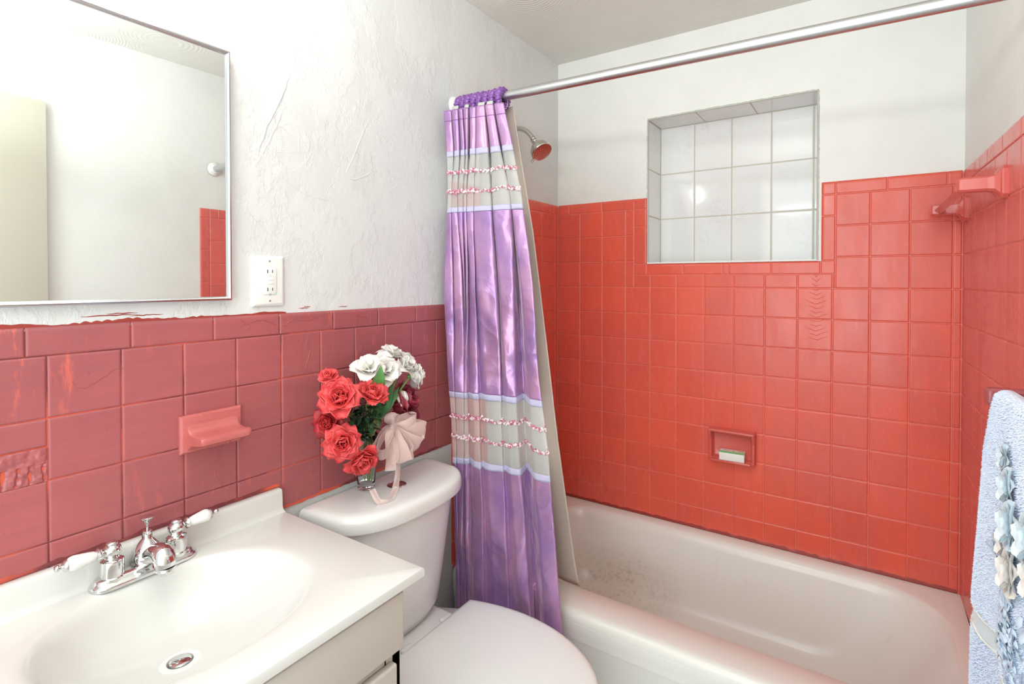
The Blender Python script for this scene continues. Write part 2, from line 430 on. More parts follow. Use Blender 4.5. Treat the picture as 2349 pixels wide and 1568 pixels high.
def plate(m, fr, a0, b0, a1, b1, d):
    m.add([fr(a0, b0, d), fr(a1, b0, d), fr(a1, b1, d), fr(a0, b1, d)], [(0, 1, 2, 3)])
frB = lambda a, b, d: (a, d, b)             # back wall face y=0
frL = lambda a, b, d: (-d, -a, b)           # left wall face x=0
def frR(a, b, d):
    x, y = rw(a, -d); return (x, y, b)
Z0 = 1.345; PT = 0.11
# back wall
m = MB(); g = MB()
xs = [0.0]+[0.115+PT*k for k in range(13)]+[1.4575]
zlow = 0.383
for n in range(-9, 0):
    b0 = max(Z0+PT*n, zlow); b1 = Z0+PT*(n+1)
    for i in range(len(xs)-1):
        tile(m, frB, xs[i], b0, xs[i+1], b1)
plate(g, frB, -.005, zlow-.02, 1.468, Z0, .0022)
for n in range(3):
    for (a, b) in ((0, .115), (.115, .225), (.225, .335), (.335, .372)): tile(m, frB, a, Z0+PT*n, b, Z0+PT*(n+1))
    for (a, b) in ((1.113, 1.215), (1.215, 1.325), (1.325, 1.435), (1.435, 1.4575)): tile(m, frB, a, Z0+PT*n, b, Z0+PT*(n+1))
plate(g, frB, -.005, Z0, .372, 1.71, .0022); plate(g, frB, 1.113, Z0, 1.468, 1.71, .0022)
for a, b in ((0, .058), (.058, .222), (.222, .372)): tile(m, frB, a, 1.675, b, 1.721, 't')
for a, b in ((1.113, 1.262), (1.262, 1.42), (1.42, 1.4575)): tile(m, frB, a, 1.675, b, 1.721, 't')
tile(m, frB, .372, 1.675, .4295, 1.721, 'tr'); tile(m, frB, 1.068, 1.675, 1.113, 1.721, 'tl')
for a, b in ((1.443, 1.600), (1.600, 1.675)):
    tile(m, frB, .372, a, .4295, b, 'r'); tile(m, frB, 1.068, a, 1.113, b, 'l')
plate(g, frB, .372, Z0, .425, 1.715, .0022); plate(g, frB, 1.072, Z0, 1.113, 1.715, .0022); plate(g, frB, .425, Z0, 1.072, 1.436, .0022)
for a, b in ((.429, .580), (.580, .735), (.735, .757), (.757, .907), (.907, 1.068)): tile(m, frB, a, 1.396, b, 1.4435, 't')
tile(m, frB, .372, 1.396, .429, 1.443); tile(m, frB, 1.068, 1.396, 1.113, 1.443)
xh = [.372, .445, .555, .665, .775, .885, .995, 1.105, 1.113]
for i in range(len(xh)-1): tile(m, frB, xh[i], Z0, xh[i+1], 1.396)
mq = MB(); P = []
for i in range(260):
    x = .004+1.45*i/259; n1 = noise.fractal(Vector((x*30, 3, 7)), 1, 2, 4)
    P.append([(x, -.0002, .392+.005*n1), (x, -.0016, .387+.002*n1), (x, -.0022, .3815), (x, -.001, .3806)])
mq.grid(P); mq.build('paint_edge', M['smear'], wall_back)
tiles_back = m.build('painted_tiles', M['coral'], wall_back, smooth=50)
g.build('grout', M['coral_grout_glint'], wall_back)
# top edge returns so the bullnose sits on the plaster
# left wall inside the tub
m = MB(); g = MB()
ys = [0.001, 0.03]+[0.145+PT*k for k in range(6)]+[0.745]
for n in range(-9, 3):
    b0 = max(Z0+PT*n, zlow); b1 = Z0+PT*(n+1)
    for i in range(len(ys)-1): tile(m, frL, ys[i], b0, ys[i+1], b1, 'r' if i == len(ys)-2 else '')
for a, b in ((.001, .04), (.04, .19), (.19, .34), (.34, .49), (.49, .64), (.64, .745)): tile(m, frL, a, 1.675, b, 1.721, 't')
plate(g, frL, -.003, zlow-.02, .74, 1.71, .0022)
for a, b in ((.745, 2.6),): pass
m.build('tub_surround_tiles', M['coral'], wall_left, smooth=50); g.build('grout', M['coral_grout_glint'], wall_left)
# left wall wainscot
m = MB(); g = MB()
ZW = 1.2404
yw = [0.746]+[0.824+PT*k for k in range(17)]
for n in range(-4, 0):
    b0 = max(ZW+PT*n, 0.808); b1 = ZW+PT*(n+1)
    for i in range(len(yw)-1):
        if n == -2 and abs(yw[i]-1.814) < .02: continue
        if n == -2 and i == 10: continue
        tile(m, frL, yw[i], b0, yw[i+1], b1)
plate(g, frL, 0.746, 0.808, 2.58, 1.285, .0021)
for k in range(12):
    a = 0.915+0.1545*(k-1); b = a+0.1545
    tile(m, frL, max(a, .746), ZW, min(b, 2.58), 1.294, 't')
m.build('wainscot_tiles', M['mauve'], wall_left, smooth=50); g.build('grout', M['orange_grout'], wall_left)
# broken tile patch: rough mortar bed where the fixture was torn off
def broken():
    m = MB(); a0, a1, b0, b1 = 1.814+.001, 1.924, 1.0204, 1.0800
    na, nb = 60, 36; P = []
    for i in range(na+1):
        r = []
        for j in range(nb+1):
            a = lerp(a0, a1, i/na); b = lerp(b0, b1, j/nb)
            d = -.0005+.0035*noise.fractal(Vector((a*60, b*60, 3)), 1.0, 2.0, 4)
            if b < 1.052: d += .0035*max(0, math.sin(a*360+2*noise.noise(Vector((a*50, b*30, 0)))))**2
            e = min(i, na-i, j, nb-j)
            if e == 0: d = .0005
            r.append(frL(a, b, d))
        P.append(r)
    m.grid(P)
    # rest of that tile above the break
    tile(m, frL, 1.814, 1.0810, 1.924, 1.1304)
    m.build('broken_mortar_patch', M['mauve'], wall_left, smooth=30)
broken()
m = MB()
# find the skipped cell bounds: fill the neighbours cleanly
# right wall
m = MB(); g = MB()
ar = [0.001, .071]+[.071+.113*k for k in range(1, 7)]+[.829]
for n in range(-9, 3):
    b0 = max(Z0+PT*n, zlow); b1 = Z0+PT*(n+1)
    for i in range(len(ar)-1): tile(m, frR, ar[i], b0, ar[i+1], b1)
for a, b in ((.001, .04), (.04, .17), (.17, .325), (.325, .48), (.48, .635), (.635, .79), (.79, .829)): tile(m, frR, a, 1.675, b, 1.721, 't')
tile(m, frR, .829, 1.675, .875, 1.721, 'tr')
for k in range(10):
    b1 = 1.675-.1545*k; b0 = max(b1-.1545, .0)
    tile(m, frR, .829, b0, .875, b1, 'r')
plate(g, frR, -.003, zlow-.02, .87, 1.713, .0022)
for n in range(-12, 0):
    for k in range(5): tile(m, frR, .876+.11*k, max(ZW+PT*n, 0.0), .876+.11*(k+1), ZW+PT*(n+1))
for k in range(4): tile(m, frR, .876+.1375*k, ZW, .876+.1375*(k+1), 1.294, 't')
plate(g, frR, .87, 0, 1.42, 1.286, .0022)
m.build('painted_tiles', M['coral_right'], wall_right, smooth=50); g.build('grout', M['coral_grout_glint'], wall_right)
# white niche tiles
m = MB(); g = MB()
frN = lambda a, b, d: (a, ND+d, b)
xn = [NX0, .579, .732, .883, 1.032, NX1]; zn = [NZ0, 1.645, 1.842, NZ1]
for i in range(5):
    for j in range(3): tile(m, frN, xn[i], zn[j], xn[i+1], zn[j+1], gap=.0012, tone=.5)
frNL = lambda a, b, d: (NX0+.001-d, a, b); frNR = lambda a, b, d: (NX1-.001+d, a, b); frNT = lambda a, b, d: (a, b, NZ1-.001+d); frNB = lambda a, b, d: (a, b, NZ0+.001-d)
for j in range(3):
    tile(m, frNL, .002, zn[j], ND, zn[j+1], gap=.0012, tone=.5); tile(m, frNR, .002, zn[j], ND, zn[j+1], gap=.0012, tone=.5)
for a, b in ((NX0, .625), (.625, .83), (.83, NX1)):
    tile(m, frNT, a, .002, b, ND, gap=.0012, tone=.5); tile(m, frNB, a, .002, b, ND, gap=.0012, tone=.5)
plate(g, frN, NX0, NZ0, NX1, NZ1, .0016); plate(g, frNL, .002, NZ0, ND, NZ1, .0008); plate(g, frNR, .002, NZ0, ND, NZ1, .0008)
plate(g, frNT, NX0, .002, NX1, ND, .0008); plate(g, frNB, NX0, .002, NX1, ND, .0008)
wn = tag(m.build('window_1', M['niche'], smooth=50, recalc=False), kind='structure')
g.build('niche_grout', M['nichegrout'], wn, recalc=False)
# ragged caulk line around the recess
m = MB()
def rag(p0, p1, wv, side, y=0.0045, n=70, amp=.0016):
    P = []
    for i in range(n+1):
        t = i/n; x = lerp(p0[0], p1[0], t); z = lerp(p0[1], p1[1], t)
        a = wv+amp*noise.noise(Vector((x*90, z*90, side[0]*3+side[1])))*1.6
        P.append([(x-side[0]*.0025, y+.004, z-side[1]*.0025), (x-side[0]*.0025, y-.001, z-side[1]*.0025), (x+side[0]*a, y-.0004, z+side[1]*a), (x+side[0]*a, y+.004, z+side[1]*a)])
    m.grid(P)
rag((NX0-.002, NZ1), (NX1+.003, NZ1+.002), .005, (0, 1)); rag((NX0, NZ0), (NX0, NZ1), .004, (-1, 0)); rag((NX1, NZ0), (NX1, NZ1), .005, (1, 0))
m.build('caulk', M['caulk'], wn, smooth=40)
m = MB(); rag((NX0, NZ0), (NX1, NZ0), .003, (0, 1), y=.0005); m.build('sill_caulk', M['box'], wn)

# trowel ridges raised on the left wall
m = MB()
def ridge(pts, r):
    pp = []
    V = [Vector((0, p[0], p[1])) for p in pts]
    for k in range(25):
        x = k/24*(len(V)-1)
        q = Vector((0, crom([v.y for v in V], x), crom([v.z for v in V], x)))
        q += Vector((0, noise.noise(q*40)*.003, noise.noise(q*40+Vector((5, 5, 5)))*.003)); pp.append((-.0042, q.y, q.z))
    m.tube(pp, [max(.0002, 1.35*r*min(1, k/4, (24-k)/4)*(0.8+.4*R_.random())) for k in range(25)], seg=6, caps=True)
for pts, r in (([(-1.342, 1.892), (-1.377, 1.801), (-1.411, 1.729), (-1.432, 1.658)], .0014), ([(-1.36, 1.80), (-1.395, 1.72), (-1.42, 1.665)], .001),
               ([(-1.096, 1.842), (-1.142, 1.744), (-1.18, 1.665)], .001), ([(-1.378, 1.631), (-1.32, 1.60), (-1.269, 1.587), (-1.216, 1.588)], .0008),
               ([(-1.18, 1.665), (-1.15, 1.655), (-1.10, 1.68), (-1.06, 1.70)], .001), ([(-1.464, 1.546), (-1.42, 1.50), (-1.368, 1.451)], .0008), ([(-1.44, 1.55), (-1.40, 1.50), (-1.36, 1.45)], .0006),
               ([(-1.20, 1.66), (-1.235, 1.62), (-1.24, 1.60), (-1.21, 1.59)], .0006), ([(-1.375, 1.75), (-1.36, 1.745), (-1.34, 1.735)], .0008)):
    ridge(pts, r)
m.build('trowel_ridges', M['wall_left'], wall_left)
# sloppy red brush edge over the wainscot, and lumps of paint on the back tiles
m = MB(); P = []
for i in range(300):
    y = -1.36-.62*i/299
    up = .006*max(0, noise.fractal(Vector((y*11, 1, 2)), 1, 2, 4)+.35)+(.006 if -1.80 < y < -1.55 else 0)*abs(noise.noise(Vector((y*60, 0, 0))))
    P.append([(-.0038, y, 1.289), (-.0028, y, 1.292+up*.5), (-.0034, y, 1.293+up), (-.0042, y, 1.2932+up)])
m.grid(P)
for (y0, z0, ln, th) in ((-1.72, 1.306, .09, .0013), (-1.66, 1.3035, .06, .0012), (-1.70, 1.309, .05, .001), (-1.31, 1.302, .03, .0012), (-1.30, 1.3055, .02, .001), (-1.19, 1.301, .03, .001)):
    m.tube([(-.0040, y0-ln/2+ln*k/10, z0+.0015*noise.noise(Vector((k*.9, y0*30, 0)))) for k in range(11)], [.0003+th*math.sin(PI*k/10)*R_.uniform(.5, 1) for k in range(11)], seg=6)
m.build('paint_smear', M['smear'], wall_left)
# red paint worked down to the backsplash and the ledge, with uneven edges
m = MB(); P = []
for i in range(400):
    y = -.80-1.30*i/399
    zt = .868 if y < -1.38 else .808
    n1 = noise.fractal(Vector((y*22, 4, 2)), 1, 2, 4); n2 = noise.fractal(Vector((y*35, 9, 2)), 1, 2, 4)
    P.append([(.0002, y, zt+.008+.005*n1), (.0012, y, zt+.005+.003*n1), (.0014, y, zt+.001+.0025*n2), (-.001, y, zt-.0005+.0025*n2)])
m.grid(P); m.build('paint_edge', M['orange_grout'], wall_left)
m = MB()
def wrk(pts, r=.0009, j=.004):
    V = pts; n = 22; q = []
    for k in range(n+1):
        x = k/n*(len(V)-1); a = crom([p[0] for p in V], x); b = crom([p[1] for p in V], x)
        q.append((.0002, a+j*noise.noise(Vector((a*130, b*90, 1))), b+j*noise.noise(Vector((a*90, b*130, 5)))))
    m.tube(q, [r*(.25+.75*math.sin(PI*k/n)) for k in range(n+1)], seg=5)
wrk([(-1.475, 1.283), (-1.46, 1.272), (-1.43, 1.279), (-1.40, 1.270), (-1.385, 1.262)]); wrk([(-1.45, 1.268), (-1.47, 1.255)], .0007); wrk([(-1.46, 1.275), (-1.48, 1.262)], .0007)
wrk([(-1.375, 1.250), (-1.355, 1.268), (-1.335, 1.283)], .0008); wrk([(-1.34, 1.275), (-1.30, 1.270), (-1.27, 1.278)], .0007)
wrk([(-1.775, 1.175), (-1.745, 1.180), (-1.72, 1.200), (-1.695, 1.205)], .0007, .006); wrk([(-1.775, 1.18), (-1.78, 1.19)], .0006)
wrk([(-1.30, 1.235), (-1.305, 1.21), (-1.295, 1.19), (-1.305, 1.16), (-1.31, 1.14)], .0009, .007); wrk([(-1.15, 1.272), (-1.12, 1.268), (-1.10, 1.275)], .0007)
m.build('paint_wrinkles', M['mauve'], wall_left)
m = MB()
for k in range(15):
    z = 1.385-.016*k; wd = .012+.026*min(1, k/6)
    pts = []
    for q in range(13):
        t = q/12*2-1
        pts.append((1.055+t*wd+.003*noise.noise(Vector((k, q*.5, 0))), -.0002, z+abs(t)*.016+.004*noise.noise(Vector((k*2.2, q*.6, 7)))))
    lo_, hi_ = (R_.randint(0, 3), R_.randint(9, 12))
    pts = pts[lo_:hi_+1]
    m.tube(pts, [.0003+.0008*math.sin(PI*q/(len(pts)-1)) for q in range(len(pts))], seg=5)
m.build('paint_wrinkles', M['coral'], wall_back)

# ------------------------------------------------------------------ door seen in the mirror (right wall) and doorway wall
m = MB()
x0, y0 = rw(1.43, .002)
Td = Matrix.Translation(Vector((rw(1.43, 0)[0], rw(1.43, 0)[1], 0))) @ Matrix.Rotation(math.atan(FL), 4, 'Z')
m.box(-.034, -.80, 0.01, -.0005, 0, 2.06, .002, T=Td)
dr = tag(m.build('door_1', M['door']), kind='structure')
m = MB(); m.lathe([(0, .05), (.022, .048), (.027, .035), (.02, .02), (.011, .012), (.011, .004), (.026, .002), (.026, 0)], T=Tm((XW+FL*1.5-.037, -2.16, .95), (-1, 0, 0)))
m.build('door_knob', M['nickel'], dr)

# ------------------------------------------------------------------ vanity light bar above the mirror (out of frame, lights the room)
GY, GZ = -1.63, 2.03
vl = thing('vanity_light', (0, GY, GZ), 'round frosted globe lamp on a chrome plate above the mirror', 'light')
m = MB(); m.lathe([(.0001, .022), (.03, .021), (.055, .012), (.062, .0), (.062, -.003)], T=Tm((0, GY, GZ), (1, 0, 0)), seg=40); m.build('back_plate', M['chrome'], vl)
m = MB(); m.lathe([(.018, .018), (.018, .045), (.026, .052), (.026, .062), (.022, .066)], T=Tm((0, GY, GZ), (1, 0, 0)), seg=32); m.build('socket', M['chrome'], vl)
m = MB(); m.lathe([(.024*0+.0001 if k == 20 else max(.0001, .052*math.sin(PI*(k+2.6)/22.6)), .112-.052*math.cos(PI*(k+2.6)/22.6)) for k in range(21)], T=Tm((0, GY, GZ), (1, 0, 0)), seg=40); m.build('globe', M['bulb'], vl)


# ------------------------------------------------------------------ mirror
mi = thing('mirror', (0, -1.80, 1.33), 'rectangular wall mirror in a thin steel frame above the vanity', 'mirror')
MY1, MY0, MZ0, MZ1 = -1.502, -2.12, 1.328, 1.880
m = MB(); m.box(-.003, MY0+.006, MZ0+.006, .012, MY1-.006, MZ1-.006); m.build('mirror_glass', M['mirror'], mi, smooth=10)
m = MB()
fw = .010
def frame_loop(prof):
    # prof (inset, x) swept round the rectangle
    P = []
    for (ins, x) in prof:
        P.append([(x, MY0+ins, MZ0+ins), (x, MY1-ins, MZ0+ins), (x, MY1-ins, MZ1-ins), (x, MY0+ins, MZ1-ins)])
    m.grid(P, cv=True)
frame_loop([(0, -.003), (0, .016), (.0015, .019), (.0045, .020), (.0075, .0175), (.009, .0125), (.0095, .0118)])
m.build('mirror_frame', M['frame'], mi, smooth=35)

# ------------------------------------------------------------------ outlet
OY, OZ = -1.407, 1.3715
ou = thing('electrical_outlet', (0, OY, OZ), 'white wall outlet with test buttons between mirror and plaster patch', 'outlet')
m = MB()
def plate_prof(hw, hh, prof):
    P = []
    for ins, x in prof: P.append([(x, OY-hw+ins, OZ-hh+ins), (x, OY+hw-ins, OZ-hh+ins), (x, OY+hw-ins, OZ+hh-ins), (x, OY-hw+ins, OZ+hh-ins)])
    m.grid(P, cv=True); o = len(m.v)-4; m.f.append((o, o+1, o+2, o+3)); m.mi.append(m.cur); m.tone.append(.5)
plate_prof(.0385, .060, [(0, -.004), (0, .0012), (.002, .003), (.0065, .0052), (.008, .0055)])
m.build('cover_plate', M['plastic'], ou, smooth=25)
m = MB(); m.box(.004, OY-.0163, OZ-.0325, .0082, OY+.0163, OZ+.0325, .0015); rc = m.build('receptacle', M['plastic'], ou, smooth=30)
for s in (1, -1):
    zc = OZ+s*.0195+(.003 if s > 0 else -.001)
    m = MB(); m.box(.0075, OY-.0075, zc-.004, .0085, OY-.0055, zc+.0045); m.build('slot', M['slot'], rc)
    m = MB(); m.box(.0075, OY+.0048, zc-.003, .0085, OY+.0065, zc+.0040); m.build('slot', M['slot'], rc)
    m = MB(); m.lathe([(.0001, 0), (.0023, 0), (.0023, .001)], T=Tm((.0076, OY-.0003, zc-.0105), (1, 0, 0)), seg=16); m.build('ground_hole', M['slot'], rc)
for s in (1, -1):
    m = MB(); m.box(.0075, OY-.0075, OZ+s*.0045-.0032, .0092, OY+.0075, OZ+s*.0045+.0032, .0005); m.build('button', M['plastic'], rc, smooth=30)
    m = MB(); m.lathe([(.0001, .0015), (.002, .0012), (.0026, 0)], T=Tm((.0054, OY, OZ+s*.0475), (1, 0, 0)), seg=16); m.build('screw', M['nickel'], ou)
m = MB(); m.box(.008, OY+.0115, OZ-.0305, .0086, OY+.0145, OZ-.0285); m.build('indicator_light', M['led'], rc)

# ------------------------------------------------------------------ soap shelf on the left wall
ss = thing('soap_shelf', (0, -1.54, 1.01), 'pink painted ceramic soap shelf on the mauve tiles under the mirror', 'soap dish')
m = MB()
sy0, sy1 = -1.606, -1.478; sz0, sz1 = 1.008, 1.088
prof = [(-.001, 0), (.006, .0), (.011, .004), (.013, .012)]
P = []
for x, ins in prof: P.append([(x, sy0+ins, sz0+ins), (x, sy1-ins, sz0+ins), (x, sy1-ins, sz1-ins), (x, sy0+ins, sz1-ins)])
m.grid(P, cv=True); o = len(m.v)-4; m.f.append((o, o+1, o+2, o+3)); m.mi.append(0); m.tone.append(.5)
m.build('back_plate', M['pinkpaint'], ss, smooth=35)
m = MB()
# shelf cross-section (x,z) swept along y with coved root
cs = [(.010, 1.077), (.0125, 1.070), (.014, 1.062), (.018, 1.055), (.026, 1.050), (.05, 1.0485), (.066, 1.050), (.072, 1.048), (.074, 1.042), (.072, 1.034), (.066, 1.031), (.03, 1.026), (.016, 1.018), (.010, 1.012)]
P = []
for t in (0, .03, .08, .2, .35, .5, .65, .8, .92, .97, 1):
    y = lerp(sy0+.012, sy1-.012, t); e = min(t, 1-t)
    flare = interp([0, .03, .08], [.0025, .0005, 0], e)
    P.append([(x-flare*(1 if x > .03 else 0), y, z-(flare*.6 if z > 1.04 else -flare*.6)) for x, z in cs])
m.grid(P)
for r in (0, len(P)-1):
    base = len(m.v)-len(P)*len(cs)+r*len(cs); m.f.append(tuple(base+k for k in range(len(cs)))); m.mi.append(0); m.tone.append(.5)
m.build('shelf', M['pinkpaint'], ss, smooth=40)

# ------------------------------------------------------------------ recessed look soap dish with handle, back wall
sd = thing('soap_dish', (.776, 0, .68), 'coral painted ceramic soap dish on the back wall above the tub', 'soap dish')
dx0, dx1, dz0, dz1 = .690, .860, .676, .800
m = MB()
P = []
for ins, y in ((0, .001), (0, -.022), (.003, -.028), (.008, -.029), (.012, -.026), (.014, -.018), (.018, -.006), (.024, -.003)):
    bt = .0 if ins < .01 else .006
    P.append([(dx0+ins, y, dz0+ins+bt*0), (dx1-ins, y, dz0+ins), (dx1-ins, y, dz1-ins), (dx0+ins, y, dz1-ins)])
m.grid(P, cv=True); o = len(m.v)-4; m.f.append((o, o+1, o+2, o+3)); m.mi.append(0); m.tone.append(.5)
m.build('dish_body', M['coralfix'], sd, smooth=30)
m = MB()
m.tube([(dx0+.004, -.036, dz1-.006), ((dx0+dx1)/2, -.038, dz1-.005), (dx1-.004, -.036, dz1-.006)], .0065, seg=10)
for x in (dx0+.006, dx1-.006): m.tube([(x, -.036, dz1-.004), (x, -.034, dz1-.02), (x, -.028, dz1-.038)], [.007, .0065, .0045], seg=10)
m.build('grab_lip', M['coralfix'], sd, smooth=50)
m = MB(); m.box(dx0+.012, -.045, dz0+.002, dx1-.012, -.006, dz0+.011, .003); m.build('tray', M['coralfix'], sd, smooth=40)
# soap box
T = Matrix.Translation(Vector((.779, -.026, dz0+.0115))) @ Matrix.Rotation(math.radians(3), 4, 'Z')
sb = thing('soap_box', (.779, -.026, dz0+.0115), 'white and green soap carton in the coral soap dish', 'box')
m = MB(); m.box(-.045, -.0165, 0, .045, .021, .034, .001, T=T); m.build('carton', M['box'], sb)
m = MB(); m.box(-.0446, -.0168, .0295, .0446, -.0160, .0335, T=T); m.box(-.0446, -.016, .0338, .0446, -.010, .0343, T=T); m.build('green_band', M['boxgreen'], sb)
m = MB()
m.add([(.010, .014, .0344), (.0445, .014, .0344), (.0445, -.004, .0344), (.030, -.004, .0344), (.016, .006, .0344)], [(0, 1, 2, 3, 4)], T=T); m.build('leaf_print', M['boxpale'], sb)
for bx in ([(-.034, .0, .0341, -.028, .0022, .0345), (-.025, .001, .0341, -.021, .003, .0345), (-.017, .0, .0341, -.014, .0018, .0345)], [(.002, .0, .0341, .009, .0026, .0345)], [(.0449, -.006, .010, .0453, .008, .014)]):
    m = MB()
    for q in bx: m.box(*q, T=T)
    m.build('print_mark', M['boxgrey'], sb)

# ------------------------------------------------------------------ upper grab/towel bar on right wall
gb = thing('grab_bar', (1.46, -.3, 1.60), 'coral painted square bar between two brackets high on the right tiled wall', 'towel bar')
def bracket(mm, a, z, ln=.088, hw=.017, bw=.030, bh=.037):
    # flared ceramic post: sections along depth d
    secs = [(-.001, bw, bh), (.008, bw, bh), (.011, bw-.002, bh-.003), (.013, bw*.78, bh*.86), (.022, hw*1.12, hw*1.15), (.035, hw, hw), (ln-.01, hw*.98, hw), (ln-.003, hw*.9, hw*.93), (ln, hw*.7, hw*.75)]
    P = []
    for d, w_, h_ in secs:
        c = min(w_, h_)*.28; r = []
        for (da, dz) in ((-w_+c, -h_), (w_-c, -h_), (w_, -h_+c), (w_, h_-c), (w_-c, h_), (-w_+c, h_), (-w_, h_-c), (-w_, -h_+c)):
            x, y = rw(a+da, d); r.append((x, y, z+dz))
        P.append(r)
    mm.grid(P, cv=True); o = len(mm.v)-8; mm.f.append(tuple(o+k for k in range(8))); mm.mi.append(0); mm.tone.append(.5)
for a, z in ((.066, 1.590), (.512, 1.598)):
    m = MB(); bracket(m, a, z); m.build('bracket', M['coralfix'], gb, smooth=28)
m = MB(); P = []
for a, z in ((.066, 1.588), (.512, 1.597)):
    r = []
    for k in range(4):
        th = k*PI/2; x, y = rw(a, .068+.013*math.cos(th)); r.append((x, y, z+.013*math.sin(th)))
    P.append(r)
m.grid(P, cv=True); m.build('square_bar', M['coralfix'], gb, smooth=20)

# ------------------------------------------------------------------ lower mauve towel bar (far bracket in view)
tb = thing('towel_bar', (1.48, -.95, 1.155), 'mauve painted towel bar holding the blue towel on the right wall', 'towel bar')
m = MB(); bracket(m, .835, 1.157, .088, .016, .030, .037); m.build('bracket', M['mauvefix'], tb, smooth=28)
m = MB(); bracket(m, 1.36, 1.157, .088, .016, .030, .037); m.build('bracket', M['mauvefix'], tb, smooth=28)
m = MB(); P = []
for a in (.835, 1.36):
    r = []
    for k in range(4):
        th = k*PI/2+PI/4; x, y = rw(a, .062+.013*math.cos(th)); r.append((x, y, 1.157+.013*math.sin(th)))
    P.append(r)
m.grid(P, cv=True); m.build('square_bar', M['mauvefix'], tb, smooth=20)

# ------------------------------------------------------------------ curtain rod
def rodp(x): return Vector((x, -.72-.085*x/1.48, 1.979-.066*x/1.48))
cr = thing('curtain_rod', (0.7, -.76, 1.94), 'satin aluminium shower curtain rod spanning above the tub', 'rod')
m = MB(); m.tube([rodp(-.002), rodp(.5), rodp(1.0), rodp(1.476)], .0148, seg=24); m.build('rod', M['alu'], cr, smooth=50)
for x, d in ((-.003, 1), (1.481, -1)):
    m = MB(); m.lathe([(.001, .016), (.018, .015), (.022, .010), (.030, .006), (.033, .001), (.033, -.001)], T=Tm(rodp(x), (d, 0, 0)), seg=28); m.build('flange', M['plastic'], cr)

# ------------------------------------------------------------------ shower curtain
LV = [
(1.955,[(0.027,-0.815),(0.055,-0.810),(0.023,-0.770),(0.058,-0.810),(0.081,-0.806),(0.050,-0.765),(0.084,-0.805),(0.097,-0.803),(0.052,-0.742),(0.100,-0.802),(0.119,-0.799),(0.092,-0.758),(0.124,-0.798),(0.146,-0.794),(0.119,-0.754),(0.149,-0.794),(0.176,-0.789),(0.148,-0.749),(0.179,-0.789),(0.206,-0.784),(0.166,-0.723),(0.209,-0.783),(0.241,-0.777),(0.207,-0.738)]),
(1.800,[(0.040,-0.813),(0.064,-0.809),(0.030,-0.769),(0.069,-0.808),(0.087,-0.805),(0.055,-0.764),(0.092,-0.804),(0.106,-0.801),(0.060,-0.741),(0.110,-0.801),(0.118,-0.799),(0.091,-0.758),(0.127,-0.798),(0.146,-0.794),(0.116,-0.754),(0.149,-0.794),(0.189,-0.787),(0.167,-0.745),(0.200,-0.785),(0.230,-0.779),(0.194,-0.718),(0.239,-0.777),(0.273,-0.771),(0.241,-0.732)]),
(1.632,[(0.043,-0.812),(0.057,-0.810),(0.024,-0.769),(0.057,-0.810),(0.080,-0.806),(0.048,-0.766),(0.082,-0.806),(0.100,-0.802),(0.051,-0.742),(0.101,-0.802),(0.112,-0.800),(0.083,-0.760),(0.116,-0.800),(0.138,-0.796),(0.109,-0.755),(0.141,-0.795),(0.200,-0.785),(0.176,-0.744),(0.207,-0.783),(0.265,-0.772),(0.227,-0.712),(0.267,-0.772),(0.305,-0.765),(0.274,-0.726)]),
(1.360,[(0.029,-0.814),(0.063,-0.809),(0.032,-0.768),(0.068,-0.808),(0.097,-0.803),(0.069,-0.762),(0.102,-0.802),(0.105,-0.801),(0.057,-0.741),(0.112,-0.800),(0.118,-0.799),(0.092,-0.758),(0.128,-0.797),(0.144,-0.795),(0.115,-0.754),(0.153,-0.793),(0.218,-0.781),(0.196,-0.740),(0.230,-0.779),(0.277,-0.770),(0.254,-0.707),(0.303,-0.765),(0.345,-0.765),(0.313,-0.725)]),
(1.075,[(0.043,-0.812),(0.066,-0.808),(0.045,-0.779),(0.069,-0.807),(0.103,-0.802),(0.083,-0.773),(0.105,-0.801),(0.108,-0.801),(0.075,-0.759),(0.108,-0.801),(0.114,-0.800),(0.101,-0.770),(0.134,-0.796),(0.153,-0.793),(0.143,-0.763),(0.177,-0.789),(0.232,-0.779),(0.218,-0.749),(0.250,-0.775),(0.283,-0.769),(0.282,-0.723),(0.329,-0.765),(0.367,-0.765),(0.343,-0.737)]),
(0.885,[(0.068,-0.822),(0.083,-0.820),(0.063,-0.792),(0.085,-0.820),(0.114,-0.817),(0.094,-0.789),(0.116,-0.817),(0.117,-0.817),(0.084,-0.775),(0.117,-0.817),(0.127,-0.808),(0.118,-0.786),(0.154,-0.813),(0.174,-0.811),(0.165,-0.782),(0.203,-0.808),(0.253,-0.803),(0.246,-0.773),(0.281,-0.800),(0.311,-0.796),(0.311,-0.753),(0.364,-0.795),(0.416,-0.795),(0.390,-0.767)]),
(0.600,[(0.077,-0.821),(0.090,-0.820),(0.066,-0.787),(0.091,-0.819),(0.110,-0.818),(0.087,-0.785),(0.112,-0.817),(0.113,-0.817),(0.075,-0.769),(0.117,-0.817),(0.130,-0.808),(0.121,-0.782),(0.157,-0.813),(0.186,-0.810),(0.178,-0.776),(0.218,-0.806),(0.268,-0.801),(0.265,-0.767),(0.302,-0.797),(0.339,-0.795),(0.334,-0.752),(0.389,-0.795),(0.443,-0.795),(0.415,-0.763)]),
(0.200,[(0.085,-0.820),(0.099,-0.819),(0.078,-0.789),(0.101,-0.818),(0.116,-0.817),(0.095,-0.788),(0.119,-0.817),(0.121,-0.808),(0.087,-0.773),(0.124,-0.808),(0.136,-0.815),(0.126,-0.785),(0.159,-0.812),(0.189,-0.809),(0.186,-0.779),(0.227,-0.805),(0.277,-0.800),(0.279,-0.769),(0.320,-0.795),(0.364,-0.795),(0.365,-0.758),(0.416,-0.795),(0.477,-0.795),(0.451,-0.766)]),
]
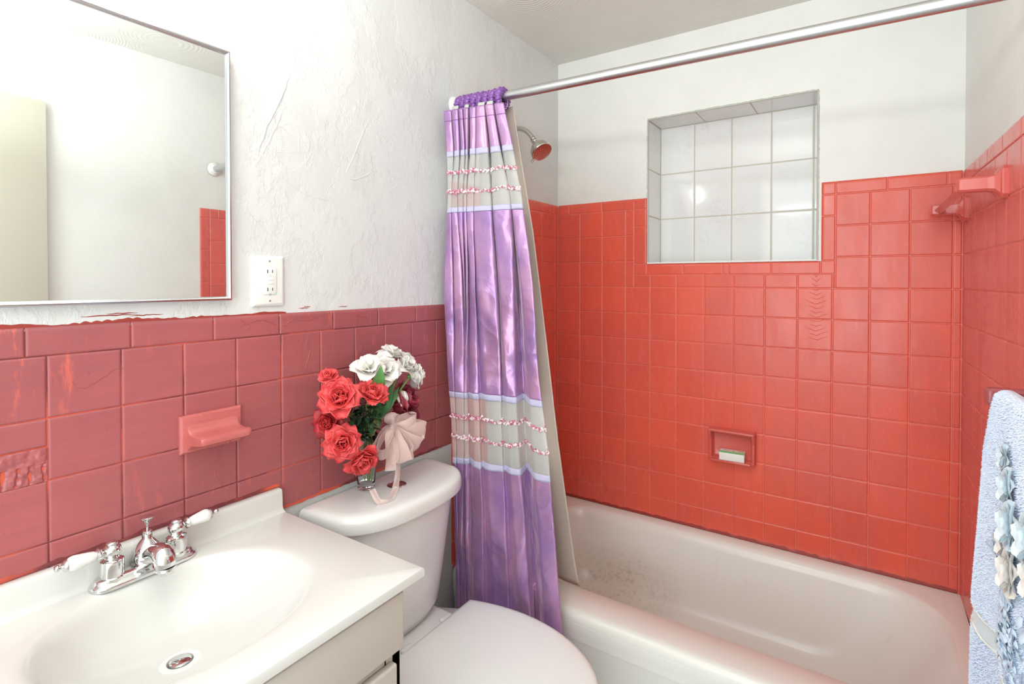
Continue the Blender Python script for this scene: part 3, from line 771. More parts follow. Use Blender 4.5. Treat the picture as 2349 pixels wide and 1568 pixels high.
VAL = (2, 5, 8, 11, 14, 17, 20, 23)
# the wide middle of the panel hangs nearly flat below the upper sheer band
LV = [(z, [((lerp((r[j-1][0]+r[j+1][0])/2, x, .25), lerp((r[j-1][1]+r[j+1][1])/2, y, .25)-.010) if (j in (11, 14) and z < 1.7) or (j == 17 and z < 1.2) else (x, y)) for j, (x, y) in enumerate(r)]) for z, r in LV]
LV = [(z, [((max(.002, x-.013), y+.018) if j in VAL else (x, y)) for j, (x, y) in enumerate(r)]) for z, r in LV]
LZ = [l[0] for l in LV]
def zidx(z):
    if z >= LZ[0]: return 0.0
    for i in range(len(LZ)-1):
        if z >= LZ[i+1]: return i+(LZ[i]-z)/(LZ[i]-LZ[i+1])
    return len(LZ)-1-(z-LZ[-1])/1.0*0
def curt(u, z, off=0.0):
    k = zidx(z)
    col = []
    n = len(LV[0][1])
    i0 = int(min(max(math.floor(u), 0), n-2))
    pts = {}
    def node(j):
        j = min(max(j, 0), n-1)
        return (crom([l[1][j][0] for l in LV], k), crom([l[1][j][1] for l in LV], k))
    a, b, c, d = node(i0-1), node(i0), node(i0+1), node(i0+2)
    t = u-i0; t = t*t*(3-2*t)*.35+t*.65
    def cr1(a, b, c, d): return 0.5*(2*b+(c-a)*.55*t*1.0+(2*a-5*b+4*c-d)*t*t*.55+(3*b-a-3*c+d)*t*t*t*.55)+(b*(1-.55)*(1-t)+c*(1-.55)*t)-0.5*2*b*(1-.55) if False else (lerp(b, c, t)*.6+.4*0.5*(2*b+(c-a)*t+(2*a-5*b+4*c-d)*t*t+(3*b-a-3*c+d)*t*t*t))
    x = cr1(a[0], b[0], c[0], d[0]); y = cr1(a[1], b[1], c[1], d[1])
    amp = interp([.2, .6, 1.0, 1.5, 1.8, 1.95], [.030, .027, .022, .020, .010, .001], z)
    if 1.60 < z < 1.79 or .785 < z < 1.0: amp *= .45
    wx = x*8+noise.noise(Vector((x*9, z*5, 2)))*.5
    d1 = noise.voronoi(Vector((wx+z*1.5, z*5.0-x*4, 1.0)))[0]
    d2 = noise.voronoi(Vector((wx*1.9-z*2.5, z*8.5+x*5, 9.0)))[0]
    wr = (d1[1]-d1[0])*.0+d1[0]*.75+d2[0]*.38-.45+.3*noise.noise(Vector((u*.42, 3.3, z*6.0)))
    y -= amp*wr+off; x += amp*wr*.6+off*.5
    x = max(x, .003)
    if z < .42: y = min(y, -.756)
    return (x, y, z)
NU = 23*6
def strip(z1, z0, rows, off=0.0, wav=None, u0=0.0, u1=23.0, ease=0.0):
    P = []
    for r in range(rows+1):
        t = r/rows; row = []
        for i in range(NU+1):
            u = lerp(u0, u1, i/NU); z = lerp(z1, z0, t)
            o = off
            if wav: o += wav(u, t)
            row.append(curt(u, z, o))
        P.append(row)
    mm = MB(); mm.grid(P); return mm
sc = thing('shower_curtain', (.2, -.79, 1.95), 'lilac taffeta shower curtain with sheer bands gathered at the rod end', 'curtain')
gat = lambda u, t: .0012*math.sin(u*22)*(1-t)
solid(strip(1.932, 1.786, 26).build('header_panel', M['satin'], sc, smooth=180), .0008)
solid(strip(1.897, 1.8955, 2, .0011).build('header_seam', M['satin_dark'], sc, smooth=180), .0008)
for (za, zb) in ((1.797, 1.778), (1.612, 1.595), (1.010, .991), (.797, .777)):
    solid(strip(za, zb, 3, .0018, lambda u, t: .0006*math.sin(u*30)).build('ribbon_band', M['ribbon'], sc, smooth=180), .0008)
strip(1.780, 1.610, 24).build('sheer_band', M['sheer'], sc, smooth=180)
strip(.993, .795, 26).build('sheer_band', M['sheer'], sc, smooth=180)
solid(strip(1.597, 1.008, 96).build('satin_panel', M['satin'], sc, smooth=180), .0008)
solid(strip(.779, .115, 110).build('satin_panel', M['satin'], sc, smooth=180), .0008)
# heading tape tabs above the pleats
for (ua, ub) in ((3.15, 3.9), (9.15, 9.9), (15.1, 15.9), (18.15, 18.85)):
    P = []
    for r in range(5):
        z = lerp(1.930, 1.944, r/4)
        P.append([(p[0], p[1]+.003+.004*r/4, z) for p in (curt(lerp(ua, ub, i/8), 1.95, .0) for i in range(9))])
    mm = MB(); mm.grid(P); solid(mm.build('heading_tab', M['heading'], sc, smooth=180), .001)
# sequin garlands
for zg in (1.725, 1.662, .932, .866):
    mp = MB(); mw = MB()
    for i in range(420):
        u = 23.0*i/420+R_.uniform(-.02, .02)
        p = curt(u, zg+.003*math.sin(u*3.1)+R_.uniform(-.0045, .0045), R_.uniform(.002, .006))
        T = Tm(p, (R_.uniform(-.5, .9), -1, R_.uniform(-.8, .8)))
        r = R_.uniform(.0028, .0052)
        q = mp if R_.random() < .45 else mw
        q.add([(0, 0, .0015)]+[(r*math.cos(2*PI*k/5), r*math.sin(2*PI*k/5), 0) for k in range(5)], [(0, k+1, (k+1) % 5+1) for k in range(5)], T)
    q = MB(); q.v = mp.v+mw.v; n_ = len(mp.v); q.f = mp.f+[tuple(a+n_ for a in f) for f in mw.f]; q.mi = [0]*len(mp.f)+[1]*len(mw.f); q.tone = [.5]*len(q.f)
    g_ = q.build('sequin_garland', [M['petalpink'], M['petalwhite']], sc, recalc=False, smooth=20)
    g_['kind'] = 'stuff'
# ruched loops on the rod
for k, xr in enumerate((.030, .052, .074, .102, .128, .156, .182, .208)):
    c = rodp(xr); ph = R_.uniform(-.3, .3); P = []
    for i in range(64):
        th = 2*PI*i/64; r0 = .0265+.0012*math.sin(th*3+k); row = []
        for j in range(12):
            f = 2*PI*j/12
            rr = .0100*(1+.28*math.sin(th*17+f*1.0+k)+.15*math.sin(th*29-f*2))
            rad = r0+rr*math.cos(f)
            row.append((c.x+rr*1.1*math.sin(f)+.004*math.sin(th+ph), c.y+rad*math.cos(th), c.z-.009+rad*math.sin(th)*1.02))
        P.append(row)
    mm = MB(); mm.grid(P, cu=True, cv=True); mm.build('ruched_loop', M['satin_dark'], sc, smooth=180)

# liner inside the tub
ln = thing('curtain_liner', (.25, -.68, 1.95), 'cream vinyl shower liner hanging behind the lilac curtain into the tub', 'curtain')
rx = [(1.952, .214, -.680), (1.745, .252, -.680), (1.532, .290, -.674), (1.293, .320, -.668), (.868, .365, -.645), (.653, .390, -.630), (.452, .412, -.612), (.372, .420, -.596)]
P = []
for r in range(91):
    z = lerp(1.952, .368, r/90)
    xe = interp([-q[0] for q in rx], [q[1] for q in rx], -z); ye = interp([-q[0] for q in rx], [q[2] for q in rx], -z)
    row = []
    for i in range(41):
        t = i/40
        fold = .012*math.sin(t*19+z*1.2)*(1-t)**.7+.004*noise.noise(Vector((t*4, z*3, 1)))
        cre = -.0016*math.exp(-((((z-.29) % .27)-.135)/.004)**2)
        row.append((lerp(.055, xe, t), ye+fold+cre+.01*(1-t), z))
    P.append(row)
mm = MB(); mm.grid(P); solid(mm.build('vinyl_sheet', M['liner'], ln, smooth=180), .0007)
for x in (.07, .115, .165, .215):
    c = rodp(x); mm = MB(); mm.tube([(x, c.y+.019*math.cos(2*PI*k/24), c.z-.010+.030*math.sin(2*PI*k/24)) for k in range(25)], .0013, seg=6, caps=False); mm.build('ring', M['plastic'], ln)

# ------------------------------------------------------------------ shower head
sh = thing('shower_fixture', (0, -.37, 1.985), 'brushed nickel shower head with perforated face on a bent arm', 'shower head')
m = MB(); m.lathe([(.012, .012), (.024, .008), (.030, .002), (.030, 0)], T=Tm((0, -.37, 1.985), (1, 0, 0))); m.build('flange', M['nickel'], sh)
pts = [(-.002, -.37, 1.985), (.03, -.37, 1.982), (.052, -.37, 1.974), (.070, -.37, 1.962), (.085, -.37, 1.947), (.103, -.37, 1.925)]
m = MB(); m.tube([tuple(Vector((crom([p[0] for p in pts], x/6), -.37, crom([p[2] for p in pts], x/6)))) for x in range(31)], .0098, seg=18); m.build('shower_arm', M['nickel'], sh, smooth=60)
hd = Vector((.62, -.16, -.78)).normalized(); hp = Vector((.098, -.37, 1.930))
m = MB(); m.lathe([(.001, -.004), (.0125, -.004), (.0135, 0), (.0135, .004), (.0120, .006), (.0135, .010), (.0135, .018), (.012, .020), (.013, .026), (.022, .034), (.034, .046), (.0415, .060), (.043, .068), (.043, .076), (.041, .0785)], T=Tm(hp, hd), seg=40)
hb = m.build('head_body', M['nickel'], sh, smooth=35)
m = MB(); m.lathe([(.0001, .0775), (.037, .0775), (.0405, .0790), (.0415, .0785)], T=Tm(hp, hd), seg=40); fc = m.build('spray_face', M['nickel'], sh, smooth=30)
m = MB()
for rr, n in ((.006, 6), (.013, 10), (.020, 16), (.027, 22), (.034, 28)):
    for k in range(n):
        a = 2*PI*k/n+rr*40; T = Tm(hp, hd) @ Matrix.Translation(Vector((rr*math.cos(a), rr*math.sin(a), .0775)))
        m.lathe([(.0001, .0016), (.0009, .0014), (.0014, 0)], T=T, seg=6)
q = m.build('nozzles', M['slot'], sh, recalc=False)
q['kind'] = 'stuff'
T = Tm(hp, hd, xdir=(-1, 0, -.6)); q = T @ Vector((.043, 0, .070))
m = MB(); m.tube([q, q+Vector((-.006, 0, -.008)), q+Vector((-.010, 0, -.013))], [.004, .0048, .0055], seg=10); m.build('selector_tab', M['nickel'], sh)

# ------------------------------------------------------------------ bathtub
tu = thing('bathtub', (.73, -.37, 0), 'white enamel built-in bathtub with rust stains below the coral tiles', 'bathtub')
def rrect(x0, y0, x1, y1, r0, r1, n=10, m_=14):
    """rounded rect, r0 radius of the left corners, r1 of the right; consistent vertex count"""
    pts = []
    for (cx, cy, a0, r) in ((x1-r1, y1-r1, 0, r1), (x0+r0, y1-r0, 90, r0), (x0+r0, y0+r0, 180, r0), (x1-r1, y0+r1, 270, r1)):
        for k in range(n+1):
            a = math.radians(a0+90*k/n); pts.append((cx+r*math.cos(a), cy+r*math.sin(a)))
    out = []
    L_ = len(pts)
    for i in range(L_):
        out.append(pts[i])
        if i % (n+1) == n:
            a = pts[i]; b = pts[(i+1) % L_]
            for k in range(1, m_): out.append((lerp(a[0], b[0], k/m_), lerp(a[1], b[1], k/m_)))
    return out
m = MB()
ZT = .380
secs = []
tx0, tx1, ty0, ty1 = .002, 1.462, -.745, -.002
for ins, z in ((0, .30), (0, .352), (.002, .364), (.007, .372), (.016, .378), (.028, ZT)):
    secs.append([(x, y, z) for x, y in rrect(tx0, ty0+ins, tx1, ty1, .004, .004)])
bas = [(0.095, -.622, 1.425, -.046, .10, .20, ZT), (0.100, -.616, 1.418, -.052, .10, .20, ZT-.004), (0.105, -.611, 1.410, -.066, .10, .19, ZT-.014), (0.109, -.607, 1.395, -.072, .10, .185, ZT-.035),
       (0.125, -.598, 1.34, -.084, .10, .18, .25), (0.14, -.588, 1.26, -.096, .10, .17, .15), (0.155, -.578, 1.21, -.108, .10, .16, .11), (0.18, -.565, 1.17, -.13, .09, .14, .092), (0.22, -.53, 1.12, -.165, .07, .12, .086), (.4, -.42, .9, -.27, .03, .05, .083)]
for (x0, y0, x1, y1, r0, r1, z) in bas: secs.append([(x, y, z) for x, y in rrect(x0, y0, x1, y1, r0, r1)])
m.grid(secs, cv=True)
n_ = len(secs[0]); o = len(m.v)-n_; m.f.append(tuple(o+k for k in range(n_))); m.mi.append(0); m.tone.append(.5)
m.build('basin', M['tub'], tu, smooth=60)
m = MB()
P = []
for (y, z) in ((-.745, .352), (-.7465, .345), (-.744, .30), (-.738, .26), (-.736, .10), (-.740, .06), (-.742, 0), (-.70, 0)):
    P.append([(lerp(.004, 1.476, k/20), y, z) for k in range(21)])
m.grid(P); m.build('apron', M['tub'], tu, smooth=50)
m = MB(); m.lathe([(.0001, .004), (.02, .003), (.032, .001), (.034, 0)], T=Tm((.30, -.35, .0845))); m.build('drain_cover', M['chrome'], tu)
m = MB(); m.lathe([(.0001, .01), (.03, .008), (.035, 0)], T=Tm((.118, -.35, .26), (1, 0, .1))); m.build('overflow_plate', M['chrome'], tu)

# ------------------------------------------------------------------ vanity cabinet + top
vc = thing('vanity_cabinet', (.25, -1.78, 0), 'cream painted vanity cabinet under the marble sink top', 'cabinet')
m = MB(); CX = .462
m.box(.004, -2.13, .09, .025, -1.425, .792); m.box(.004, -1.445, .09, CX, -1.425, .792, .001); m.box(.004, -2.13, .09, CX, -2.11, .792)
m.box(.02, -2.12, .09, CX-.01, -1.43, .11)
m.box(.42, -2.12, 0, .43, -1.43, .10)
# face frame
m.box(CX-.018, -1.463, .10, CX, -1.425, .792); m.box(CX-.018, -2.13, .10, CX, -2.095, .792); m.box(CX-.018, -2.1, .755, CX, -1.46, .792); m.box(CX-.018, -2.1, .645, CX, -1.46, .700); m.box(CX-.018, -2.1, .10, CX, -1.46, .13)
m.box(CX-.018, -1.80, .12, CX, -1.765, .65)
m.build('cabinet_body', M['cabinet'], vc, smooth=30)
m = MB(); m.box(CX+.0005, -2.125, .682, CX+.018, -1.431, .790, .0035, 3); m.build('drawer_front', M['cabinet'], vc, smooth=40)
for y0, y1 in ((-2.122, -1.788), (-1.777, -1.447)):
    m = MB(); m.box(CX+.0005, y0, .115, CX+.018, y1, .662, .0045, 3); d_ = m.build('door', M['cabinet'], vc, smooth=40)
    yk = y1-.04 if y0 < -2 else y0+.04
    m = MB(); m.lathe([(.0001, .024), (.012, .022), (.015, .016), (.009, .008), (.006, .003), (.009, 0)], T=Tm((CX+.0175, yk, .60), (1, 0, 0))); m.build('knob', M['nickel'], d_)
# top with integral bowl
VT = .815; VX1 = .488; VY1 = -1.385; VY0 = -2.155
vt = thing('sink_top', (.25, -1.76, .795), 'white cultured marble sink top with oval bowl and low backsplash', 'sink')
bcx, bcy, ba, bb = .238, -1.700, .172, .200
m = MB(); NA = 96
def rectpt(th, hx0, hx1, hy0, hy1):
    c, s = math.cos(th), math.sin(th)
    t = min((hx1-bcx)/c if c > 1e-9 else ((hx0-bcx)/c if c < -1e-9 else 1e9), (hy1-bcy)/s if s > 1e-9 else ((hy0-bcy)/s if s < -1e-9 else 1e9))
    return (bcx+c*t, bcy+s*t)
cor = [math.atan2(y-bcy, x-bcx) for x, y in ((VX1, VY1), (.0, VY1), (.0, VY0), (VX1, VY0))]
angs = sorted(set([round(2*PI*k/NA-PI, 5) for k in range(NA)]+[round(c, 5) for c in cor]))
def sup(th, f=1.0):
    c, s = math.cos(th), math.sin(th); e = 2.25
    r = (abs(c/(ba*f))**e+abs(s/(bb*f))**e)**(-1/e); return r
P = []
dc = (.205, -1.695)
for th in angs:
    row = []
    x, y = rectpt(th, 0, VX1, VY0, VY1)
    ex = 1 if abs(x-VX1) < 1e-6 else 0; ey = 1 if abs(y-VY1) < 1e-6 else (-1 if abs(y-VY0) < 1e-6 else 0)
    row.append((x-ex*.004, y-ey*.004, .794)); row.append((x, y, .796+.002)); row.append((x, y, VT-.005)); row.append((x-ex*.0015, y-ey*.0015, VT-.0015)); row.append((x-ex*.005, y-ey*.005, VT))
    for f, dz in ((1.10, 0), (1.03, -.0008), (1.0, -.003), (.965, -.009), (.92, -.022), (.86, -.042), (.76, -.066), (.62, -.084), (.46, -.096), (.30, -.103), (.17, -.106)):
        r = sup(th)*f; cx = lerp(dc[0], bcx, min(1, f)); cy = lerp(dc[1], bcy, min(1, f))
        px, py = cx+r*math.cos(th), cy+r*math.sin(th)
        row.append((px, py, VT+dz))
    row.append((dc[0]+.024*math.cos(th), dc[1]+.024*math.sin(th), VT-.107))
    row.append((dc[0]+.021*math.cos(th), dc[1]+.021*math.sin(th), VT-.112))
    row.append((dc[0]+.020*math.cos(th), dc[1]+.020*math.sin(th), VT-.135))
    P.append(row)
m.grid(P, cu=True)
m.build('counter', M['marble'], vt, smooth=35)
m = MB()
# coved backsplash profile swept along y
pf = [(-.001, VT-.003), (.034, VT-.0005), (.030, VT+.001), (.025, VT+.004), (.022, VT+.010), (.0205, VT+.045), (.019, VT+.0505), (.015, VT+.053), (.003, VT+.053), (-.001, VT+.050)]
P = []
for y, e in ((VY0, 0), (VY1-.004, 0), (VY1-.0015, .0008), (VY1, .003)):
    P.append([(max(-.001, x-e), y, min(z, VT+.053-e) if z > VT+.02 else z) for x, z in pf])
m.grid(P, cv=True)
for r in (0, 3):
    b_ = r*len(pf); m.f.append(tuple(b_+k for k in range(len(pf)))); m.mi.append(0); m.tone.append(.5)
m.build('backsplash', M['marble'], vt, smooth=50)
m = MB(); T = Matrix.Translation(Vector((dc[0], dc[1], VT-.107)))
m.lathe([(.0185, -.02), (.0195, -.002), (.0205, .001), (.024, .0015), (.031, .0008), (.0325, -.001)], T=T, seg=40); m.build('drain_ring', M['plastic'], vt)
m = MB(); m.lathe([(.0001, .0035), (.012, .003), (.0165, .001), (.017, -.0015), (.012, -.004), (.0001, -.004)], T=Matrix.Translation(Vector((dc[0]+.001, dc[1], VT-.106))) @ Matrix.Rotation(.05, 4, 'Y'), seg=36); m.build('drain_stopper', M['chrome'], vt)
m = MB(); m.lathe([(.0001, -.03), (.0195, -.03)], T=T, seg=30); m.build('drain_hole', M['slot'], vt)

# ------------------------------------------------------------------ faucet
FX, FY = .047, -1.685
fa = thing('faucet', (FX, FY, VT), 'chrome centerset faucet with white porcelain lever handles', 'faucet')
def stadium(hl, r, n=16):
    pts = []
    for k in range(n+1): a = PI*k/n; pts.append((r*math.cos(a), hl+r*math.sin(a)))
    for k in range(n+1): a = PI+PI*k/n; pts.append((r*math.cos(a), -hl+r*math.sin(a)))
    return pts
m = MB(); P = []
for r, z in ((.0255, .0), (.0262, .002), (.0262, .006), (.0245, .0085), (.0215, .010), (.0195, .0135), (.0185, .0165), (.016, .018)):
    P.append([(FX+x, FY+y, VT+z) for x, y in stadium(.0625, r)])
m.grid(P, cv=True); n_ = len(P[0]); o = len(m.v)-n_; m.f.append(tuple(o+k for k in range(n_))); m.mi.append(0); m.tone.append(.5)
m.build('base_plate', M['chrome'], fa, smooth=45)
for s in (-1, 1):
    hy = FY+s*.0535; T = Matrix.Translation(Vector((FX, hy, VT)))
    m = MB(); m.lathe([(.0215, .010), (.0215, .0165), (.0185, .018), (.0185, .044), (.0178, .0465), (.0145, .0485), (.0115, .050), (.0105, .053)], T=T, seg=32); m.build('handle_hub', M['chrome'], fa, smooth=40)
    # cap: small turned crown
    m = MB(); m.lathe([(.0105, .051), (.0115, .055), (.0140, .058), (.0150, .063), (.0135, .069), (.0105, .072), (.0085, .0735), (.0095, .0755), (.0085, .078), (.005, .0795), (.0001, .080)], T=T, seg=28); m.build('handle_cap', M['chrome'], fa, smooth=60)
    d = Vector((.03 if s < 0 else -.05, s*1.0, .03)).normalized()
    b0 = Vector((FX, hy, VT+.063))+d*.012
    m = MB(); m.lathe([(.0045, -.004), (.0045, .003), (.0105, .006), (.0115, .009), (.009, .0115), (.0058, .0125)], T=Tm(b0, d), seg=24); m.build('lever_collar', M['chrome'], fa, smooth=50)
    m = MB(); m.lathe([(.0062, .0120), (.0085, .015), (.0100, .022), (.0115, .032), (.0128, .041), (.0130, .045), (.0115, .050), (.0080, .0535), (.0060, .054)], T=Tm(b0, d), seg=28); m.build('porcelain_lever', M['ceramic'], fa, smooth=60)
    m = MB(); m.lathe([(.0075, .0525), (.0102, .054), (.0096, .057), (.0058, .0595), (.0032, .061), (.0032, .0625), (.0054, .0645), (.0060, .067), (.0046, .070), (.0001, .0712)], T=Tm(b0, d), seg=24); m.build('finial', M['chrome'], fa, smooth=60)
# bell shaped spout body then a short arched nose
m = MB(); m.lathe([(.0265, .010), (.0265, .014), (.0250, .017), (.0285, .024), (.0285, .029), (.0255, .038), (.0185, .048), (.0115, .056), (.0085, .060), (.0085, .071), (.0072, .072), (.0072, .074), (.0001, .074)], T=Matrix.Translation(Vector((FX-.008, FY+.006, VT))) , seg=40); m.build('spout_bell', M['chrome'], fa, smooth=50)
m = MB()
SY = FY+.006
pp = [(FX+.000, SY, VT+.026, .017, .012), (FX+.018, SY, VT+.039, .0175, .013), (FX+.038, SY, VT+.047, .0180, .014), (FX+.056, SY, VT+.046, .0185, .0150), (FX+.066, SY, VT+.036, .018, .0145), (FX+.069, SY, VT+.022, .0165, .013)]
P = []
NSEG = 20
for i in range(31):
    k = i/30*(len(pp)-1); c = [crom([p[q] for p in pp], k) for q in range(5)]
    k2 = min(k+.05, len(pp)-1); k1 = max(k-.05, 0)
    tx = crom([p[0] for p in pp], k2)-crom([p[0] for p in pp], k1); tz = crom([p[2] for p in pp], k2)-crom([p[2] for p in pp], k1)
    l_ = math.hypot(tx, tz); nx, nz = -tz/l_, tx/l_
    P.append([(c[0]+nx*c[4]*math.sin(2*PI*j/NSEG), c[1]+c[3]*math.cos(2*PI*j/NSEG), c[2]+nz*c[4]*math.sin(2*PI*j/NSEG)) for j in range(NSEG)])
m.grid(P, cv=True); o = len(m.v)-NSEG; m.f.append(tuple(o+k for k in range(NSEG))); m.mi.append(0); m.tone.append(.5)
m.build('spout_nose', M['chrome'], fa, smooth=60)
m = MB(); m.lathe([(.0155, .005), (.0165, 0), (.0135, -.001), (.0125, -.008), (.0110, -.009), (.0001, -.009)], T=Matrix.Translation(Vector((FX+.069, SY, VT+.021))), seg=28); m.build('aerator', M['chrome'], fa, smooth=50)
m = MB(); m.lathe([(.0018, .066), (.0018, .084), (.0035, .087), (.0055, .093), (.0115, .0985), (.0120, .100), (.0105, .1012), (.004, .1005), (.0001, .1002)], T=Matrix.Translation(Vector((FX-.008, FY+.006, VT))), seg=24); m.build('pop_up_rod', M['chrome'], fa, smooth=50)

# ------------------------------------------------------------------ toilet
to = thing('toilet', (.35, -1.09, 0), 'white ceramic toilet with closed lid between vanity and tub', 'toilet')
ty_a, ty_b = -1.335, -.868
def tank_outline(x1, ya, yb, rf, bow, xin=.006, n=14):
    """D-shaped plan: flat back on the wall, bowed front, rounded front corners"""
    pts = [(xin, ya)]
    yc = (ya+yb)/2; hw = (yb-ya)/2
    for k in range(41):
        t = -1+2*k/40
        e = (1-abs(t)**3.4)**(1/3.4) if abs(t) < 1 else 0
        pts.append((xin+.03+(x1-xin-.03)*e-bow*(t*t)*e, yc+hw*t))
    pts.append((xin, yb)); return pts
m = MB(); P = []
for z, x1, ya, yb in ((.410, .150, -1.265, -.955), (.418, .168, -1.28, -.945), (.45, .182, -1.295, -.935), (.55, .192, -1.303, -.922), (.70, .205, -1.315, -.902), (.757, .210, -1.32, -.895)):
    P.append([(x, y, z) for x, y in tank_outline(x1, ya, yb, .05, .02)])
m.grid(P, cv=True); n_ = len(P[0]); m.f += [tuple(range(n_))[::-1], tuple(len(m.v)-n_+k for k in range(n_))]; m.mi += [0, 0]; m.tone += [.5, .5]
m.build('tank', M['ceramic'], to, smooth=50)
m = MB(); P = []
for z, ins in ((.756, .006), (.758, .001), (.764, 0), (.782, .001), (.791, .004), (.7965, .010), (.7995, .020), (.8005, .035)):
    P.append([(x, y, z) for x, y in tank_outline(.232-ins, ty_a+ins, ty_b-ins, .05, .022, .006+ins*.6)])
m.grid(P, cv=True); n_ = len(P[0]); m.f += [tuple(range(n_))[::-1], tuple(len(m.v)-n_+k for k in range(n_))]; m.mi += [0, 0]; m.tone += [.5, .5]
m.build('tank_lid', M['ceramic'], to, smooth=50)
m = MB(); T = Matrix.Translation(Vector((.105, -1.098, .8005)))
m.lathe([(.0265, -.002), (.0268, .0015), (.0245, .003), (.0225, .002), (.0215, .001), (.0001, .0005)], T=T, seg=40); fb = m.build('flush_button', M['chrome'], to, smooth=40)
m = MB()
for s in (0, 1):
    P = []
    for k in range(21):
        a = -PI/2+PI*k/20+s*PI
        P.append([(0+.0012*(1 if s == 0 else -1), 0, .0022), (.012*math.cos(a)+.0012*(1 if s == 0 else -1), .012*math.sin(a), .0030), (.0195*math.cos(a)+.0012*(1 if s == 0 else -1), .0195*math.sin(a), .0026), (.0203*math.cos(a)+.0012*(1 if s == 0 else -1), .0203*math.sin(a), .0005)])
    m.grid(P, T=T)
m.build('button_half', M['chrome'], fb, smooth=40)
# bowl outline (elongated)
SYC = -1.085
def seat_outline(sc_, x0=.215, x1=.705, hw=.205, n=28):
    """rear flat edge at x0, round nose at x1"""
    pts = []; xm = .40
    for k in range(n+1):
        a = -PI/2+PI*k/n; pts.append((xm+(x1-xm-sc_)*math.cos(a), SYC+(hw-sc_)*math.sin(a)))
    for k in range(1, 13):
        t = k/12; x = lerp(xm, x0+sc_, t); h = (hw-sc_)*(1-.16*t*t); pts.append((x, SYC+h))
    pts.append((x0+sc_, SYC)); 
    for k in range(12, 0, -1):
        t = k/12; x = lerp(xm, x0+sc_, t); h = (hw-sc_)*(1-.16*t*t); pts.append((x, SYC-h))
    return pts
m = MB(); P = []
for z, ins in ((.4045, .010), (.406, .003), (.411, 0), (.418, .001), (.4225, .005), (.4245, .014), (.4255, .04), (.426, .09)):
    P.append([(x, y, z) for x, y in seat_outline(ins)])
m.grid(P, cv=True); n_ = len(P[0]); m.f += [tuple(range(n_))[::-1], tuple(len(m.v)-n_+k for k in range(n_))]; m.mi += [0, 0]; m.tone += [.5, .5]
m.build('seat_lid', M['seat'], to, smooth=50)
m = MB(); P = []
for z, ins in ((.384, .008), (.386, .002), (.393, 0), (.400, .002), (.4035, .008)):
    P.append([(x, y, z) for x, y in seat_outline(ins+.002)])
m.grid(P, cv=True); m.f += [tuple(range(n_))[::-1], tuple(len(m.v)-n_+k for k in range(n_))]; m.mi += [0, 0]; m.tone += [.5, .5]
m.build('seat_ring', M['seat'], to, smooth=50)
m = MB(); P = []
for z, sx, x0 in ((.383, .012, .05), (.375, .004, .045), (.34, .010, .05), (.28, .035, .07), (.20, .075, .09), (.12, .10, .09), (.04, .095, .07), (.0, .088, .06)):
    pts = []
    for (x, y) in seat_outline(sx, x0=.215):
        t = (x-.215-sx)/(.49-2*sx)
        xx = lerp(x0, .700-sx*1.9, max(0, t)); pts.append((xx, SYC+(y-SYC)*(1.0 if t > .3 else lerp(.62, 1, max(0, t)/.3)), z))
    P.append(pts)
m.grid(P, cv=True); n_ = len(P[0]); m.f += [tuple(range(n_))[::-1], tuple(len(m.v)-n_+k for k in range(n_))]; m.mi += [0, 0]; m.tone += [.5, .5]
m.build('bowl', M['ceramic'], to, smooth=60)
m = MB(); m.box(.02, SYC-.115, .34, .235, SYC+.115, .411, .018, 4); m.build('tank_ledge', M['ceramic'], to, smooth=50)
for s in (-1, 1):
    m = MB(); m.box(.198, SYC+s*.075-.02, .400, .232, SYC+s*.075+.02, .4185, .006, 3); m.build('hinge', M['seat'], to, smooth=50)

# ------------------------------------------------------------------ vase and flowers
VXc, VYc = .052, -1.160
va = thing('vase', (VXc, VYc, .801), 'clear glass tumbler vase on the toilet tank lid', 'vase')
m = MB(); T = Matrix.Translation(Vector((VXc, VYc, .8008)))
m.lathe([(.0001, 0), (.020, 0), (.0235, .002), (.0245, .02), (.028, .09), (.031, .148), (.0305, .1495), (.029, .148), (.0262, .09), (.0225, .024), (.020, .016), (.0001, .014)], T=T, seg=40)
m.build('glass', M['glass'], va, smooth=50)

def petal(mb, T, ln, wd, curl=0.5, cup=0.4, n=8, mseg=7, ruff=0.0, tipw=.85, seed=0):
    """petal from base at origin growing along +z, bending outward (+x)"""
    P = []
    for i in range(n+1):
        t = i/n; a = curl*t*t*PI*.5
        # integrate spine
        if i == 0: x = z = 0.0
        else:
            am = curl*((i-.5)/n)**2*PI*.5; x += math.sin(am)*ln/n; z += math.cos(am)*ln/n
        w_ = wd*(math.sin(PI*min(1, .12+t*.80)))**.75*(tipw+(1-tipw)*(1-t)**.3) if t < 1 else wd*.38
        row = []
        for j in range(mseg+1):
            s = -1+2*j/mseg
            c_ = cup*wd*(s*s)
            rf = ruff*math.sin(s*7+seed*3.1+t*3)*t*wd
            row.append((x-c_*math.cos(a)+rf, s*w_, z+c_*math.sin(a)-(abs(s)**3)*(ln*.07*t)))
        P.append(row)
    mb.grid(P, T=T)
def bloom(c, axis, R, mats, layers, rnd, name, parent):
    R *= 1.22 if layers is not LILY else 1.13
    m_ = MB(); c = Vector(c); base = Tm(c, axis)
    for li, (n, ln, wd, tilt, curl, cup, rad, mi) in enumerate(layers):
        m_.cur = mi
        for k in range(n):
            a = 2*PI*k/n+li*1.1+rnd.uniform(-.2, .2)
            T = base @ Matrix.Rotation(a, 4, 'Z') @ Matrix.Translation(Vector((rad*R, 0, 0))) @ Matrix.Rotation(tilt+rnd.uniform(-.12, .12), 4, 'Y')
            petal(m_, T, ln*R*rnd.uniform(.9, 1.1), wd*R, curl*rnd.uniform(.8, 1.2), cup, ruff=.055, seed=k+li*3)
    o = m_.build(name, mats, parent, smooth=180, recalc=False); solid(o, .0006); return o
